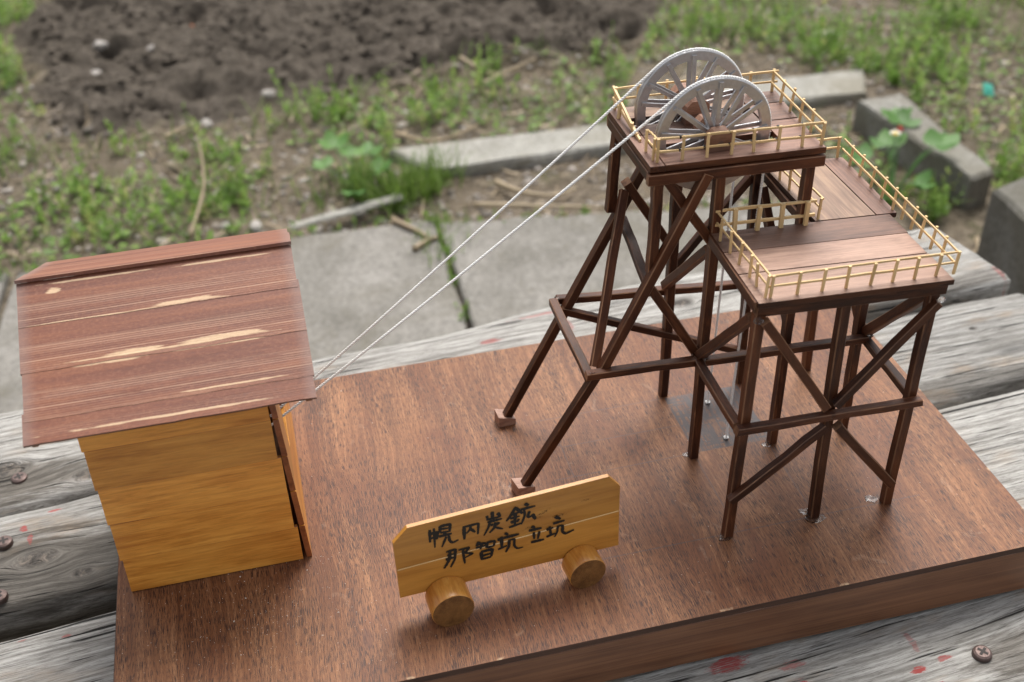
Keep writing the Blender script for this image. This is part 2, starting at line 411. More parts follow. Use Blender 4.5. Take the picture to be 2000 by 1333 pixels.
M['screw_dark'] = simple('screw_recess_shade', (0.02, 0.014, 0.012), 0.7)
M['sawdust'] = simple('sawdust', (0.78, 0.70, 0.60), 0.9)
M['table_frame'] = weathered('weathered_frame', [], [], 0.6)

# ------------------------------------------------------------------ object helpers
WM = {}
def mesh(name, V, F, mats, midx=None, smooth=False):
    me = bpy.data.meshes.new(name)
    me.from_pydata([tuple(map(float, v)) for v in V], [], F)
    for m in (mats if isinstance(mats, (list, tuple)) else [mats]):
        me.materials.append(m)
    if midx is not None:
        me.polygons.foreach_set('material_index', midx)
    if smooth:
        me.polygons.foreach_set('use_smooth', [True] * len(me.polygons))
    me.update()
    return me
def link(name, data, parent=None, mw=None):
    o = bpy.data.objects.new(name, data)
    COL.objects.link(o)
    mw = mw or Matrix.Identity(4)
    WM[o.name] = mw
    if parent is not None:
        o.parent = parent
        o.matrix_local = WM[parent.name].inverted() @ mw
    else:
        o.matrix_world = mw
    return o
def tag(o, label=None, cat=None, group=None, kind=None):
    if label: o['label'] = label
    if cat: o['category'] = cat
    if group: o['group'] = group
    if kind: o['kind'] = kind
    return o
def thing(name, loc, label, cat, group=None):
    return tag(link(name, None, None, Matrix.Translation(loc)), label, cat, group)
def frame(p, q, up=(0, 0, 1)):
    p, q, up = Vector(p), Vector(q), Vector(up)
    x = (q - p).normalized()
    y = up.cross(x)
    if y.length < 1e-4:
        y = Vector((0, 1, 0)).cross(x)
    y.normalize()
    z = x.cross(y)
    m = Matrix((x, y, z)).transposed().to_4x4()
    m.translation = (p + q) / 2
    return m, (q - p).length

def bar_mesh(L, w, h, ch, mats, n=3, wob=0.0, cut0=0.0, cut1=0.0):
    """chamfered stick along X; the chamfers carry the second material; ends may be cut at a slant"""
    sec = [(w / 2, -h / 2 + ch), (w / 2, h / 2 - ch), (w / 2 - ch, h / 2), (-w / 2 + ch, h / 2), (-w / 2, h / 2 - ch), (-w / 2, -h / 2 + ch), (-w / 2 + ch, -h / 2), (w / 2 - ch, -h / 2)]
    V, F, I = [], [], []
    for i in range(n + 1):
        f = i / n
        x = -L / 2 + L * f
        oy, oz = random.uniform(-wob, wob), random.uniform(-wob, wob)
        s = 1 + random.uniform(-1, 1) * wob / max(w, 1e-6)
        for (a, b) in sec:
            xx = x
            if i == 0: xx += b * cut0
            if i == n: xx += b * cut1
            V.append((xx, a * s + oy, b * s + oz))
    k = len(sec)
    for i in range(n):
        for j in range(k):
            F.append((i * k + j, i * k + (j + 1) % k, (i + 1) * k + (j + 1) % k, (i + 1) * k + j))
            I.append(0 if j % 2 == 0 else (1 if len(mats) > 1 else 0))
    e_ = 1 if len(mats) > 1 else 0
    F.append(tuple(range(k))[::-1]); I.append(e_)
    F.append(tuple(range(n * k, n * k + k))); I.append(e_)
    return mesh('stick', V, F, mats, I)
def bar(name, parent, p, q, w, h=None, mats=None, up=(0, 0, 1), ch=None, wob=0.00012, n=4, label=None, cut0=0.0, cut1=0.0):
    h = h or w
    m, L = frame(p, q, up)
    ch = ch if ch is not None else min(w, h) * 0.10
    o = link(name, bar_mesh(L, w, h, ch, mats, n, wob, cut0, cut1), parent, m)
    if label: o['label'] = label
    return o
def box_mesh(V8, mats, idx=None):
    F = [(3, 2, 1, 0), (4, 5, 6, 7), (0, 1, 5, 4), (1, 2, 6, 5), (2, 3, 7, 6), (3, 0, 4, 7)]
    return mesh('piece', V8, F, mats, idx)
def plate(name, parent, poly, zf, th, mats, ang=0.0, ch=0.0003, label=None, jit=0.0002):
    """flat plank from an outline in plan (counter-clockwise); its top follows zf(x, y); grain along `ang`"""
    cx = sum(a for a, b in poly) / len(poly); cy = sum(b for a, b in poly) / len(poly)
    mw = Matrix.Translation((cx, cy, zf(cx, cy))) @ Matrix.Rotation(ang, 4, 'Z')
    inv = mw.inverted()
    n = len(poly)
    V = []
    P = [(a + random.uniform(-jit, jit), b + random.uniform(-jit, jit)) for a, b in poly]
    for ring, (ins, dz) in enumerate(((ch, 0), (0, -ch), (0, -th + ch), (ch, -th))):
        for a, b in P:
            d = math.hypot(a - cx, b - cy)
            a2, b2 = a - (a - cx) / d * ins, b - (b - cy) / d * ins
            V.append(inv @ Vector((a2, b2, zf(a2, b2) + dz)))
    F = [tuple(range(n))]
    I = [0]
    for r in range(3):
        for j in range(n):
            F.append(((r + 1) * n + j, (r + 1) * n + (j + 1) % n, r * n + (j + 1) % n, r * n + j))
            I.append(1 if len(mats) > 1 and r >= 0 else 0)
    F.append(tuple(range(3 * n, 4 * n))[::-1]); I.append(0)
    o = link(name, mesh('plank', V, F, mats, I), parent, mw)
    if label: o['label'] = label
    return o
def lathe(prof, n, mats, axis='Y', closed=True, smooth=True):
    V, F = [], []
    k = len(prof)
    for i in range(n):
        a = 2 * math.pi * i / n
        for r, h in prof:
            if axis == 'Y': V.append((r * math.cos(a), h, r * math.sin(a)))
            else: V.append((r * math.cos(a), r * math.sin(a), h))
    for i in range(n):
        for j in range(k if closed else k - 1):
            q = (i * k + j, i * k + (j + 1) % k, ((i + 1) % n) * k + (j + 1) % k, ((i + 1) % n) * k + j)
            F.append(q if axis == 'Y' else q[::-1])
    return mesh('turned', V, F, mats, None, False)
def tube_geo(path, rad, n=6, V=None, F=None, cap=True):
    V = [] if V is None else V; F = [] if F is None else F
    P = [Vector(p) for p in path]
    base = len(V)
    up = Vector((0, 1, 0.02)).normalized()
    for i, p in enumerate(P):
        t = (P[min(i + 1, len(P) - 1)] - P[max(i - 1, 0)]).normalized()
        a = up - t * up.dot(t)
        if a.length < 1e-4: a = Vector((1, 0, 0)) - t * t.x
        a.normalize(); b = t.cross(a); up = a
        r = rad[i] if isinstance(rad, (list, tuple)) else rad
        for j in range(n):
            w = 2 * math.pi * j / n
            V.append(p + a * math.cos(w) * r + b * math.sin(w) * r)
    for i in range(len(P) - 1):
        for j in range(n):
            F.append((base + i * n + j, base + i * n + (j + 1) % n, base + (i + 1) * n + (j + 1) % n, base + (i + 1) * n + j))
    if cap:
        F.append(tuple(range(base, base + n))[::-1])
        F.append(tuple(range(base + (len(P) - 1) * n, base + len(P) * n)))
    return V, F
def attr(me, name, vals):
    a = me.attributes.new(name, 'FLOAT', 'POINT')
    a.data.foreach_set('value', np.asarray(vals, dtype=np.float32))

# ------------------------------------------------------------------ noise for terrain
PERM = rng.random((256, 256))
def vnoise(x, y):
    xi = np.floor(x).astype(int); yi = np.floor(y).astype(int)
    fx = x - xi; fy = y - yi
    fx = fx * fx * (3 - 2 * fx); fy = fy * fy * (3 - 2 * fy)
    g = lambda a, b: PERM[a & 255, b & 255]
    return (g(xi, yi) * (1 - fx) + g(xi + 1, yi) * fx) * (1 - fy) + (g(xi, yi + 1) * (1 - fx) + g(xi + 1, yi + 1) * fx) * fy
def fbm(x, y, o=4, s=0.5):
    v = 0; a = 1; t = 0
    for i in range(o):
        v = v + a * vnoise(x * 2 ** i + 17 * i, y * 2 ** i + 31 * i); t += a; a *= s
    return v / t
def inpoly(px, py, poly):
    px = np.asarray(px); py = np.asarray(py)
    r = np.zeros(px.shape, bool)
    n = len(poly)
    for i in range(n):
        x0, y0 = poly[i]; x1, y1 = poly[(i + 1) % n]
        c = (y0 > py) != (y1 > py)
        with np.errstate(divide='ignore', invalid='ignore'):
            r ^= c & (px < (x1 - x0) * (py - y0) / (y1 - y0 + 1e-12) + x0)
    return r
ZG = -0.5
TILL = [(-0.56, 4.0), (-0.349, 2.622), (-0.356, 2.412), (-0.379, 2.291), (-0.342, 2.104), (-0.298, 1.933), (-0.261, 1.821), (-0.135, 1.766), (-0.059, 1.825), (0.039, 1.784), (0.128, 1.793), (0.213, 1.83), (0.317, 1.837), (0.489, 1.906), (0.661, 1.926), (0.818, 1.877), (0.955, 1.94), (1.074, 2.101), (1.183, 2.29), (1.6, 4.0)]
def tillmask(x, y):
    m = 0
    for k in range(8):
        a = k * math.pi / 4
        m = m + inpoly(x + 0.035 * math.cos(a) + (fbm(x * 9, y * 9, 3) - 0.5) * 0.12, y + 0.035 * math.sin(a) + (fbm(x * 9 + 50, y * 9, 3) - 0.5) * 0.12, TILL)
    return m / 8.0
def gheight(x, y):
    x = np.asarray(x, float); y = np.asarray(y, float)
    m = tillmask(x, y)
    h = (fbm(x * 2.2, y * 2.2, 3) - 0.5) * 0.03 + (fbm(x * 14, y * 14, 4, 0.55) - 0.5) * 0.020
    lump = fbm(x * 7 + 9, y * 10, 4, 0.6) - 0.5
    lump2 = np.abs(fbm(x * 18 + 3, y * 24, 3, 0.6) - 0.5)
    pit = np.clip(fbm(x * 11 + 70, y * 15 + 20, 3, 0.5) - 0.62, 0, 1)
    h = h + m * (0.030 + lump * 0.085 - lump2 * 0.06 - pit * 0.20 + (fbm(x * 36, y * 46, 3, 0.7) - 0.5) * 0.022)
    near = np.clip((1.62 - y) / 0.30, 0, 1)
    h = h * (1 - 0.75 * near) - 0.008 * near
    return ZG + h

# ------------------------------------------------------------------ ground
def axis_pts(a, b, n, far):
    return np.concatenate([np.array([-far, -far / 3, -far / 9 + a * 0.5]), np.linspace(a, b, n), np.array([b + far / 12, far / 3, far])])
gx = axis_pts(-1.1, 2.5, 400, 45.0); gx[2] = -2.5
gy = np.concatenate([np.array([-45.0, -12.0, -3.0, -0.6]), np.linspace(0.2, 3.3, 360), np.array([4.2, 7.0, 15.0, 45.0])])
GX, GY = np.meshgrid(gx, gy)
GZ = gheight(GX, GY)
far = (GX < -1.1) | (GX > 2.5) | (GY > 3.3) | (GY < 0.2)
GZ[far] = ZG - 0.01
nx, ny = len(gx), len(gy)
V = np.stack([GX.ravel(), GY.ravel(), GZ.ravel()], 1)
ii = (np.arange(ny - 1)[:, None] * nx + np.arange(nx - 1)[None, :]).ravel()
F = np.stack([ii, ii + 1, ii + nx + 1, ii + nx], 1).tolist()
me = mesh('ground', V.tolist(), F, M['ground'], None, True)
attr(me, 'till', tillmask(GX, GY).ravel())
tag(link('ground', me), 'dark tilled garden soil and littered earth', kind='structure')

def rock_mesh(name, r, mat, sq=(1, 1, 0.6), seed=0, sub=2):
    import bmesh
    bm = bmesh.new()
    bmesh.ops.create_icosphere(bm, subdivisions=sub, radius=1)
    rr = random.Random(seed)
    off = Vector((rr.random() * 9, rr.random() * 9, rr.random() * 9))
    from mathutils import noise as mn
    for v in bm.verts:
        d = 1 + 0.55 * mn.noise(v.co * 1.3 + off) + 0.18 * mn.noise(v.co * 3.5 + off)
        v.co = Vector((v.co.x * sq[0], v.co.y * sq[1], v.co.z * sq[2])) * d * r
    me = bpy.data.meshes.new(name); bm.to_mesh(me); bm.free()
    me.materials.append(mat)
    return me

# paving: slabs lie in a bed of grit
def paving():
    bed = mesh('paving', [(-2.2, 0.0, ZG - 0.012), (1.0, 0.0, ZG - 0.012), (1.0, 1.19, ZG - 0.012), (-2.2, 1.40, ZG - 0.012)], [(0, 1, 2, 3)], M['ground'])
    attr(bed, 'till', [0.5] * 4)
    pv = tag(link('paving', bed), 'bed of grit under the grey paving slabs', kind='structure')
    zf = lambda x, y: ZG + 0.010 + 0.004 * math.sin(x * 3)
    g = 0.004
    rows = [[(0.372, 1.285), (0.352, 0.72)]]
    slabs = [
        [(-0.345 + g, 0.76), (0.352 - g, 0.735), (0.372 - g, 1.275), (-0.30 + g, 1.305)],
        [(0.352 + g, 0.735), (0.95, 0.70), (0.95, 1.165), (0.66, 1.215), (0.372 + g, 1.262)],
        [(-1.05, 0.79), (-0.345 - g, 0.765), (-0.30 - g, 1.31), (-1.0, 1.335)],
        [(-0.365 + g, 0.20), (0.335 - g, 0.18), (0.352 - g, 0.722), (-0.345 + g, 0.747)],
        [(0.335 + g, 0.18), (0.93, 0.15), (0.95, 0.687), (0.352 + g, 0.722)],
    ]
    for s in slabs:
        # chipped outline: subdivide the edges
        P = []
        for i in range(len(s)):
            a, b = s[i], s[(i + 1) % len(s)]
            for k in range(10):
                f = k / 10
                P.append((a[0] + (b[0] - a[0]) * f + random.uniform(-.005, .005), a[1] + (b[1] - a[1]) * f + random.uniform(-.006, .006)))
        plate('paving_slab', pv, P, zf, 0.05, [M['concrete']], 0, 0.004, jit=0)
paving()

def concrete_block(name, corners, ztop, height, mat, label, tilt=0.0, ch=0.006):
    cx = sum(a for a, b in corners) / 4; cy = sum(b for a, b in corners) / 4
    P = []
    for i in range(4):
        a, b = corners[i], corners[(i + 1) % 4]
        for k in range(8):
            f = k / 8
            P.append((a[0] + (b[0] - a[0]) * f + random.uniform(-.002, .002), a[1] + (b[1] - a[1]) * f + random.uniform(-.002, .002)))
    o = plate(name, None, P, lambda x, y: ztop + tilt * (y - cy), height, [mat], math.atan2(corners[1][1] - corners[0][1], corners[1][0] - corners[0][0]), ch, jit=0)
    return tag(o, label, 'concrete block', 'concrete edging blocks round the garden bed')
C1 = [(0.398, 1.444), (0.910, 1.450), (0.915, 1.535), (0.335, 1.548)]
C2 = [(0.950, 1.530), (1.274, 1.513), (1.320, 1.617), (0.960, 1.632)]
C3 = [(1.233, 1.091), (1.282, 1.103), (1.288, 1.424), (1.196, 1.419)]
C4 = [(1.120, 0.600), (1.420, 0.600), (1.420, 1.030), (1.140, 0.920)]
concrete_block('concrete_block', C1, ZG + 0.015, 0.11, M['kerb'], 'long pale concrete kerb half sunk in the earth behind the ropes')
concrete_block('concrete_block', C2, ZG + 0.020, 0.11, M['kerb'], 'flat pale concrete kerb just beyond the upper railing corner')
concrete_block('concrete_block', C3, ZG + 0.055, 0.12, M['concrete_grey'], 'short grey concrete kerb lying slantwise by the strawberry plant', 0.0)
concrete_block('concrete_block', C4, ZG + 0.14, 0.2, M['concrete_block'], 'big dark grey concrete block beyond the plank ends, at the right edge')
# thin lath edging along the slab
bar('edging_lath', None, (0.135, 1.318, ZG + 0.012), (0.328, 1.366, ZG + 0.014), 0.020, 0.006, [M['kerb']], ch=0.003, wob=0.001)
tag(bpy.data.objects['edging_lath'], 'thin whitish edging lath at the back of the paving, by the grass', 'lath')

# ------------------------------------------------------------------ table of weathered planks
ZT = -0.038
TBL = thing('plank_table', (0.2, 0.1, ZG), 'weathered grey plank table under the brown display board', 'table')
def plank(front, back, x0, x1, mat, zoff=0.0, th=0.036, label=None, skew=0.0):
    cx, cy = (x0 + x1) / 2, 0.5 * (np.interp((x0 + x1) / 2, *zip(*front)) + np.interp((x0 + x1) / 2, *zip(*back)))
    ang = math.atan2(front[-1][1] - front[0][1], front[-1][0] - front[0][0])
    mw = Matrix.Translation((cx, cy, ZT + zoff)) @ Matrix.Rotation(ang, 4, 'Z')
    inv = mw.inverted()
    n, k = 90, 14
    ph = random.random() * 50
    V = []
    for i in range(n + 1):
        x = x0 + (x1 - x0) * i / n
        yf = float(np.interp(x, *zip(*front))) + (vnoise(np.array(x * 30 + ph), np.array(1.5)) - 0.5) * 0.003
        yb = float(np.interp(x, *zip(*back))) + (vnoise(np.array(x * 30 + ph), np.array(7.5)) - 0.5) * 0.003
        ring = []
        for j in range(k + 1):
            f = j / k
            e = min(f, 1 - f)
            dz = -0.0025 * max(0, 1 - e / 0.022) ** 2 + (float(vnoise(np.array(x * 3 + ph), np.array(f * 34 + ph))) - 0.5) * 0.0014
            ring.append((x + skew * (f - 0.5), yf + (yb - yf) * f, ZT + zoff + dz))
        for f in (1.0, 0.0):
            ring.append((x + skew * (f - 0.5), yf + (yb - yf) * f, ZT + zoff - th))
        V += [inv @ Vector(r) for r in ring]
    q = k + 3
    F = []
    for i in range(n):
        for j in range(q):
            F.append((i * q + j, (i + 1) * q + j, (i + 1) * q + (j + 1) % q, i * q + (j + 1) % q))
    F.append(tuple(range(q))); F.append(tuple(range(n * q, n * q + q))[::-1])
    o = link('plank', mesh('plank', V, F, mat, None, True), TBL, mw)
    if label: o['label'] = label
    return o
def loc2(pl, x, y):
    v = WM[pl.name].inverted() @ Vector((x, y, ZT)); return v.x, v.y
E_A_back = [(-0.6, 0.305), (-0.094, 0.330), (0.128, 0.3315), (0.22, 0.3340), (0.316, 0.3510), (0.384, 0.3614), (0.66, 0.377)]
E_A_front = [(-0.6, 0.185), (-0.083, 0.2246), (-0.027, 0.2310), (0.548, 0.2827), (0.68, 0.287)]
E_B_back = [(-0.6, 0.180), (-0.0827, 0.2208), (-0.027, 0.2265), (0.554, 0.2695), (0.68, 0.273)]
E_B_front = [(-0.6, 0.115), (-0.0745, 0.1410), (-0.01, 0.1440), (0.532, 0.1667), (0.61, 0.1755), (0.68, 0.1815)]
E_C_back = [(-0.6, 0.085), (-0.0715, 0.1150), (-0.0098, 0.1215), (0.532, 0.158), (0.602, 0.1632), (0.68, 0.1685)]
E_C_front = [(-0.6, -0.03), (0.68, 0.055)]
E_D_back = [(-0.6, -0.042), (0.68, 0.044)]
E_D_front = [(-0.6, -0.155), (0.68, -0.07)]
E_E_back = [(-0.6, -0.167), (0.68, -0.082)]
E_E_front = [(-0.6, -0.28), (0.68, -0.195)]
# plank frames are needed before their materials: knots and paint are placed in plank coordinates
tmp = M['concrete']
pA = plank(E_A_front, E_A_back, -0.6, 0.664, tmp, 0.0, label='rear plank, grey with red paint marks', skew=-0.018)
pB = plank(E_B_front, E_B_back, -0.6, 0.670, tmp, -0.002, label='second plank from the back, knotted')
pC = plank(E_C_front, E_C_back, -0.6, 0.668, tmp, 0.0, label='middle plank, mostly under the display board')
pD = plank(E_D_front, E_D_back, -0.6, 0.672, tmp, -0.001, label='plank in front of the display board, flecked with red paint')
pE = plank(E_E_front, E_E_back, -0.6, 0.665, tmp, 0.0, label='front plank nearest the viewer')
def wm(pl, name, knots, paint, dark_patches=(), **k):
    K = [(*loc2(pl, x, y), r) for x, y, r in knots]
    P = [(*loc2(pl, x, y), rx, ry, a) for x, y, rx, ry, a in paint]
    pl.data.materials[0] = weathered(name, K, P, dark_patches=[(*loc2(pl, x, y), rx, ry, a) for x, y, rx, ry, a in dark_patches], **k)
wm(pA, 'weathered_plank_a', [(-0.085, 0.262, 0.012), (0.41, 0.325, 0.008), (-0.03, 0.243, 0.008)], [(0.256, 0.3155, 0.011, 0.0045, 0.7), (0.30, 0.339, 0.030, 0.0025, 0.6), (0.318, 0.320, 0.003, 0.012, 0.5), (0.335, 0.325, 0.008, 0.006, 0.4), (0.40, 0.34, 0.01, 0.004, 0.4), (0.668, 0.297, 0.003, 0.014, 0.5)], [(-0.10, 0.245, 0.10, 0.022, 0.9), (0.60, 0.29, 0.12, 0.012, 0.6)], tint=1.12, tan=0.55, black=0.5)
wm(pB, 'weathered_plank_b', [(-0.0575, 0.176, 0.010), (-0.030, 0.157, 0.005), (0.607, 0.236, 0.003), (-0.3, 0.17, 0.01)], [(-0.0675, 0.2045, 0.0030, 0.0050, 0.9), (-0.0630, 0.1945, 0.0022, 0.0070, 0.8), (-0.050, 0.217, 0.006, 0.0016, 0.8), (-0.079, 0.197, 0.006, 0.006, 0.8)], [(-0.07, 0.165, 0.14, 0.040, 0.85), (0.58, 0.18, 0.1, 0.012, 0.6)], tint=0.92, tan=0.6, black=0.85)
wm(pC, 'weathered_plank_c', [(0.3, 0.1, 0.01)], [(-0.06, 0.112, 0.004, 0.0015, 0.6), (-0.035, 0.108, 0.004, 0.002, 0.7)], tint=1.15, tan=0.45, black=0.45)
wm(pD, 'weathered_plank_d', [(0.505, -0.03, 0.010), (0.2, -0.06, 0.01)], [(0.312, -0.004, 0.016, 0.007, 0.95), (0.345, -0.013, 0.010, 0.0045, 0.7), (0.344, -0.026, 0.008, 0.005, 0.9), (0.409, -0.033, 0.0065, 0.0035, 0.95), (0.427, -0.0295, 0.007, 0.0025, 0.8), (0.414, -0.016, 0.003, 0.010, 0.5), (0.415, -0.046, 0.005, 0.004, 0.9)], [(0.49, -0.035, 0.07, 0.018, 0.8), (0.36, 0.012, 0.12, 0.010, 0.6), (0.40, -0.055, 0.09, 0.008, 0.7)], tint=1.08, tan=0.95, black=0.7)
wm(pE, 'weathered_plank_e', [(0.1, -0.2, 0.01)], [(0.35, -0.12, 0.02, 0.005, 0.6)], tint=1.0, tan=0.6, black=0.6)

def screw_mesh(r):
    """flat screw head with a recess cross painted dark"""
    prof = [(0.0, 0.0018), (r * 0.72, 0.0017), (r * 0.93, 0.0011), (r, 0.0003), (r, -0.002)]
    V, F, I = [], [], []
    n = 24
    for i in range(n):
        a = 2 * math.pi * i / n
        for q, h in prof[1:]:
            V.append((q * math.cos(a), q * math.sin(a), h))
    V.append((0, 0, 0.0018)); c = len(V) - 1
    k = 4
    for i in range(n):
        F.append((c, i * k, ((i + 1) % n) * k)); I.append(0)
        for j in range(k - 1):
            F.append((i * k + j, i * k + j + 1, ((i + 1) % n) * k + j + 1, ((i + 1) % n) * k + j)); I.append(0)
    # flat dark plus on the head, painted in for the shade of a cross recess
    s, L, z = r * 0.14, r * 0.56, 0.00195
    b = len(V)
    P = [(-s, -L), (s, -L), (s, -s), (L, -s), (L, s), (s, s), (s, L), (-s, L), (-s, s), (-L, s), (-L, -s), (-s, -s)]
    V += [(x, y, z) for x, y in P]; F.append(tuple(range(b, b + 12))); I.append(1)
    return mesh('screw', V, F, [M['screw'], M['screw_dark']], I)
for pl, x, y, r, a in [(pD, 0.4458, -0.0332, 0.0052, 0.6), (pB, -0.0775, 0.1934, 0.0052, 0.2), (pB, -0.0760, 0.1365 + 0.012, 0.0052, 0.9), (pA, -0.0739, 0.2514, 0.0052, 0.4), (pA, 0.60, 0.30, 0.0048, 0.3), (pC, 0.58, 0.10, 0.005, 0.1), (pC, -0.09, 0.06, 0.005, 0.8)]:
    link('screw', screw_mesh(r), pl, Matrix.Translation((x, y, ZT + 0.0002)) @ Matrix.Rotation(a, 4, 'Z'))
for x in (-0.42, 0.56):
    yy = 0.05 + 0.066 * x
    bar('cross_beam', TBL, (x, yy - 0.26, ZT - 0.058), (x, yy + 0.26, ZT - 0.058), 0.07, 0.042, [M['table_frame']], ch=0.003, wob=0.0005)
    for s in (-1, 1):
        bar('leg', TBL, (x, yy + s * 0.20, ZG), (x, yy + s * 0.20, ZT - 0.080), 0.075, 0.075, [M['table_frame']], up=(1, 0, 0), ch=0.004, wob=0.0005)

# ------------------------------------------------------------------ display board
BASE = thing('display_board', (0.25, 0.127, ZT + 0.001), 'brown stained plywood display board carrying the mine model', 'board')
W_, D_ = 0.5, 0.2537
V = []
n = 2
o = plate('top_panel', BASE, [(0, 0), (W_, 0), (W_, D_), (0, D_)], lambda x, y: 0.0, 0.0042, [M['ply'], M['ply_edge']], 0, 0.0004, jit=0)
# material coordinates of the top are board coordinates: origin at the front left corner
for v in o.data.vertices:
    v.co += Vector((W_ / 2, D_ / 2, 0))
WM[o.name] = Matrix.Identity(4)
o.matrix_local = WM[BASE.name].inverted()
bar('glue_line', BASE, (0.001, 0.0030, -0.00445), (W_ - 0.001, 0.0030, -0.00445), 0.0050, 0.0005, [M['foot']], ch=0.0001, wob=0.0001, n=40)
zs = (-0.0049 + ZT + 0.001) / 2
hh = abs(ZT + 0.001 + 0.0049)
bar('side_board', BASE, (0.0005, 0.0075, zs), (W_ - 0.0005, 0.0075, zs), 0.014, hh, [M['base_side']], ch=0.0005)
bar('side_board', BASE, (0.0005, D_ - 0.0075, zs), (W_ - 0.0005, D_ - 0.0075, zs), 0.014, hh, [M['base_side']], ch=0.0005)
bar('side_board', BASE, (0.0078, 0.0147, zs), (0.0078, D_ - 0.0147, zs), 0.014, hh, [M['base_side']], ch=0.0005)
bar('side_board', BASE, (W_ - 0.0078, 0.0147, zs), (W_ - 0.0078, D_ - 0.0147, zs), 0.014, hh, [M['base_side']], ch=0.0005)

# ------------------------------------------------------------------ headframe
HF = thing('mine_headframe', (0.36, 0.115, 0.0), 'dark brown wooden mine headframe model with two decks and tan railings', 'headframe model')
ST = [M['stick'], M['stick_edge']]
SW = 0.0054
def zl(x, y): return 0.1575 - 0.045 * (x - 0.33)
def zu(x, y): return 0.2012 - 0.02 * (x - 0.297)
def leg(p, q, label=None, w=SW): return bar('leg', HF, p, q, w, w, ST, up=(0, 1, 0), label=label, wob=0.00024, n=7)
leg((0.3310, 0.0515, 0), (0.3335, 0.0515, 0.1495)); leg((0.3832, 0.0525, 0), (0.3793, 0.0525, 0.1475)); leg((0.4277, 0.0515, 0), (0.4272, 0.0515, 0.1455))
leg((0.3362, 0.1175, 0), (0.3365, 0.1175, 0.1945)); leg((0.3875, 0.1175, 0), (0.3857, 0.1175, 0.1935)); leg((0.4345, 0.1175, 0), (0.4310, 0.1175, 0.1475))
leg((0.3392, 0.178, 0), (0.3387, 0.178, 0.1945)); leg((0.3917, 0.178, 0), (0.3862, 0.178, 0.1935)); leg((0.4390, 0.178, 0), (0.4330, 0.178, 0.1475))
leg((0.3027, 0.1175, 0.1375), (0.3034, 0.1175, 0.1945), 'short leg standing on the front raking strut')
leg((0.2994, 0.178, 0.142), (0.3022, 0.178, 0.1945), 'short leg standing on the rear raking strut')
def strut(p, q, **k): return bar('strut', HF, p, q, SW, SW, ST, up=(0, 1, 0), **k)
strut((0.3285, 0.1145, 0.1935), (0.2755, 0.1145, 0.0795)); strut((0.2722, 0.1145, 0.0765), (0.2310, 0.1145, 0.0052))
strut((0.3315, 0.178, 0.1935), (0.2352, 0.178, 0.0046))
def brace(p, q, w=SW * 0.92, up=(0, 1, 0), name='brace'): return bar(name, HF, p, q, w * random.uniform(.94, 1.06), w * random.uniform(.86, .98), ST, up=up, wob=0.00022, n=5, cut0=random.uniform(-.35, .35), cut1=random.uniform(-.35, .35))
beam_ = lambda p, q, w=SW * 0.92: brace(p, q, w, (0, 0, 1), 'tie_beam')
beam_((0.2690, 0.1835, 0.0828), (0.3935, 0.1835, 0.0722))
beam_((0.2655, 0.1105, 0.0812), (0.3325, 0.1105, 0.0782))
beam_((0.3345, 0.1105, 0.0770), (0.4345, 0.1105, 0.0735))
brace((0.2704, 0.1765, 0.0800), (0.3905, 0.1765, 0.0252))
beam_((0.2665, 0.181, 0.0838), (0.2680, 0.1110, 0.0780))
brace((0.3055, 0.1735, 0.1560), (0.2727, 0.1185, 0.0800), up=(1, 0, 0))
brace((0.3060, 0.176, 0.1365), (0.3020, 0.1205, 0.1290), up=(0, 0, 1))
brace((0.3085, 0.1195, 0.1905), (0.3358, 0.1195, 0.1500))
brace((0.3065, 0.1735, 0.1615), (0.3335, 0.1735, 0.1180))
brace((0.3026, 0.1175, 0.1277), (0.3330, 0.1175, 0.0770))
brace((0.3325, 0.1130, 0.0795), (0.3327, 0.0560, 0.1440), SW, (1, 0, 0))
beam_((0.3305, 0.1140, 0.0783), (0.3289, 0.0500, 0.0795))
brace((0.3355, 0.178, 0.0848), (0.3364, 0.1215, 0.1440), SW, (1, 0, 0))
brace((0.3423, 0.180, 0.0974), (0.3850, 0.180, 0.1500))
beam_((0.3262, 0.0465, 0.0806), (0.4312, 0.0465, 0.0776))
for a, b in (((0.3350, 0.0475, 0.1470), (0.3758, 0.0475, 0.0849)), ((0.4285, 0.0475, 0.1410), (0.3815, 0.0475, 0.0854)), ((0.3779, 0.0475, 0.0712), (0.3283, 0.0475, 0.0300)), ((0.3844, 0.0475, 0.0704), (0.4258, 0.0475, 0.0179))):
    brace(a, b)
brace((0.4360, 0.1150, 0.0745), (0.4275, 0.0560, 0.1400), SW, (1, 0, 0))
beam_((0.4360, 0.1140, 0.0702), (0.4281, 0.0540, 0.0784))
brace((0.4360, 0.1210, 0.0745), (0.4340, 0.1750, 0.1420), SW, (1, 0, 0))
brace((0.3905, 0.175, 0.1440), (0.3895, 0.1205, 0.0830), SW, (1, 0, 0))
# foot blocks under the raking struts
for (x, y, a, s) in ((0.2345, 0.1785, 0.1, 1.0), (0.2300, 0.1150, 0.25, 1.0)):
    V = [(-.0055, -.0045, 0), (.0055, -.0045, 0), (.0055, .0045, 0), (-.0055, .0045, 0), (-.0055, -.0045, .0078), (.0055, -.0045, .0042), (.0055, .0045, .0042), (-.0055, .0045, .0085)]
    link('foot_block', box_mesh(V, [M['foot']]), HF, Matrix.Translation((x, y, 0.0002)) @ Matrix.Rotation(a, 4, 'Z'))
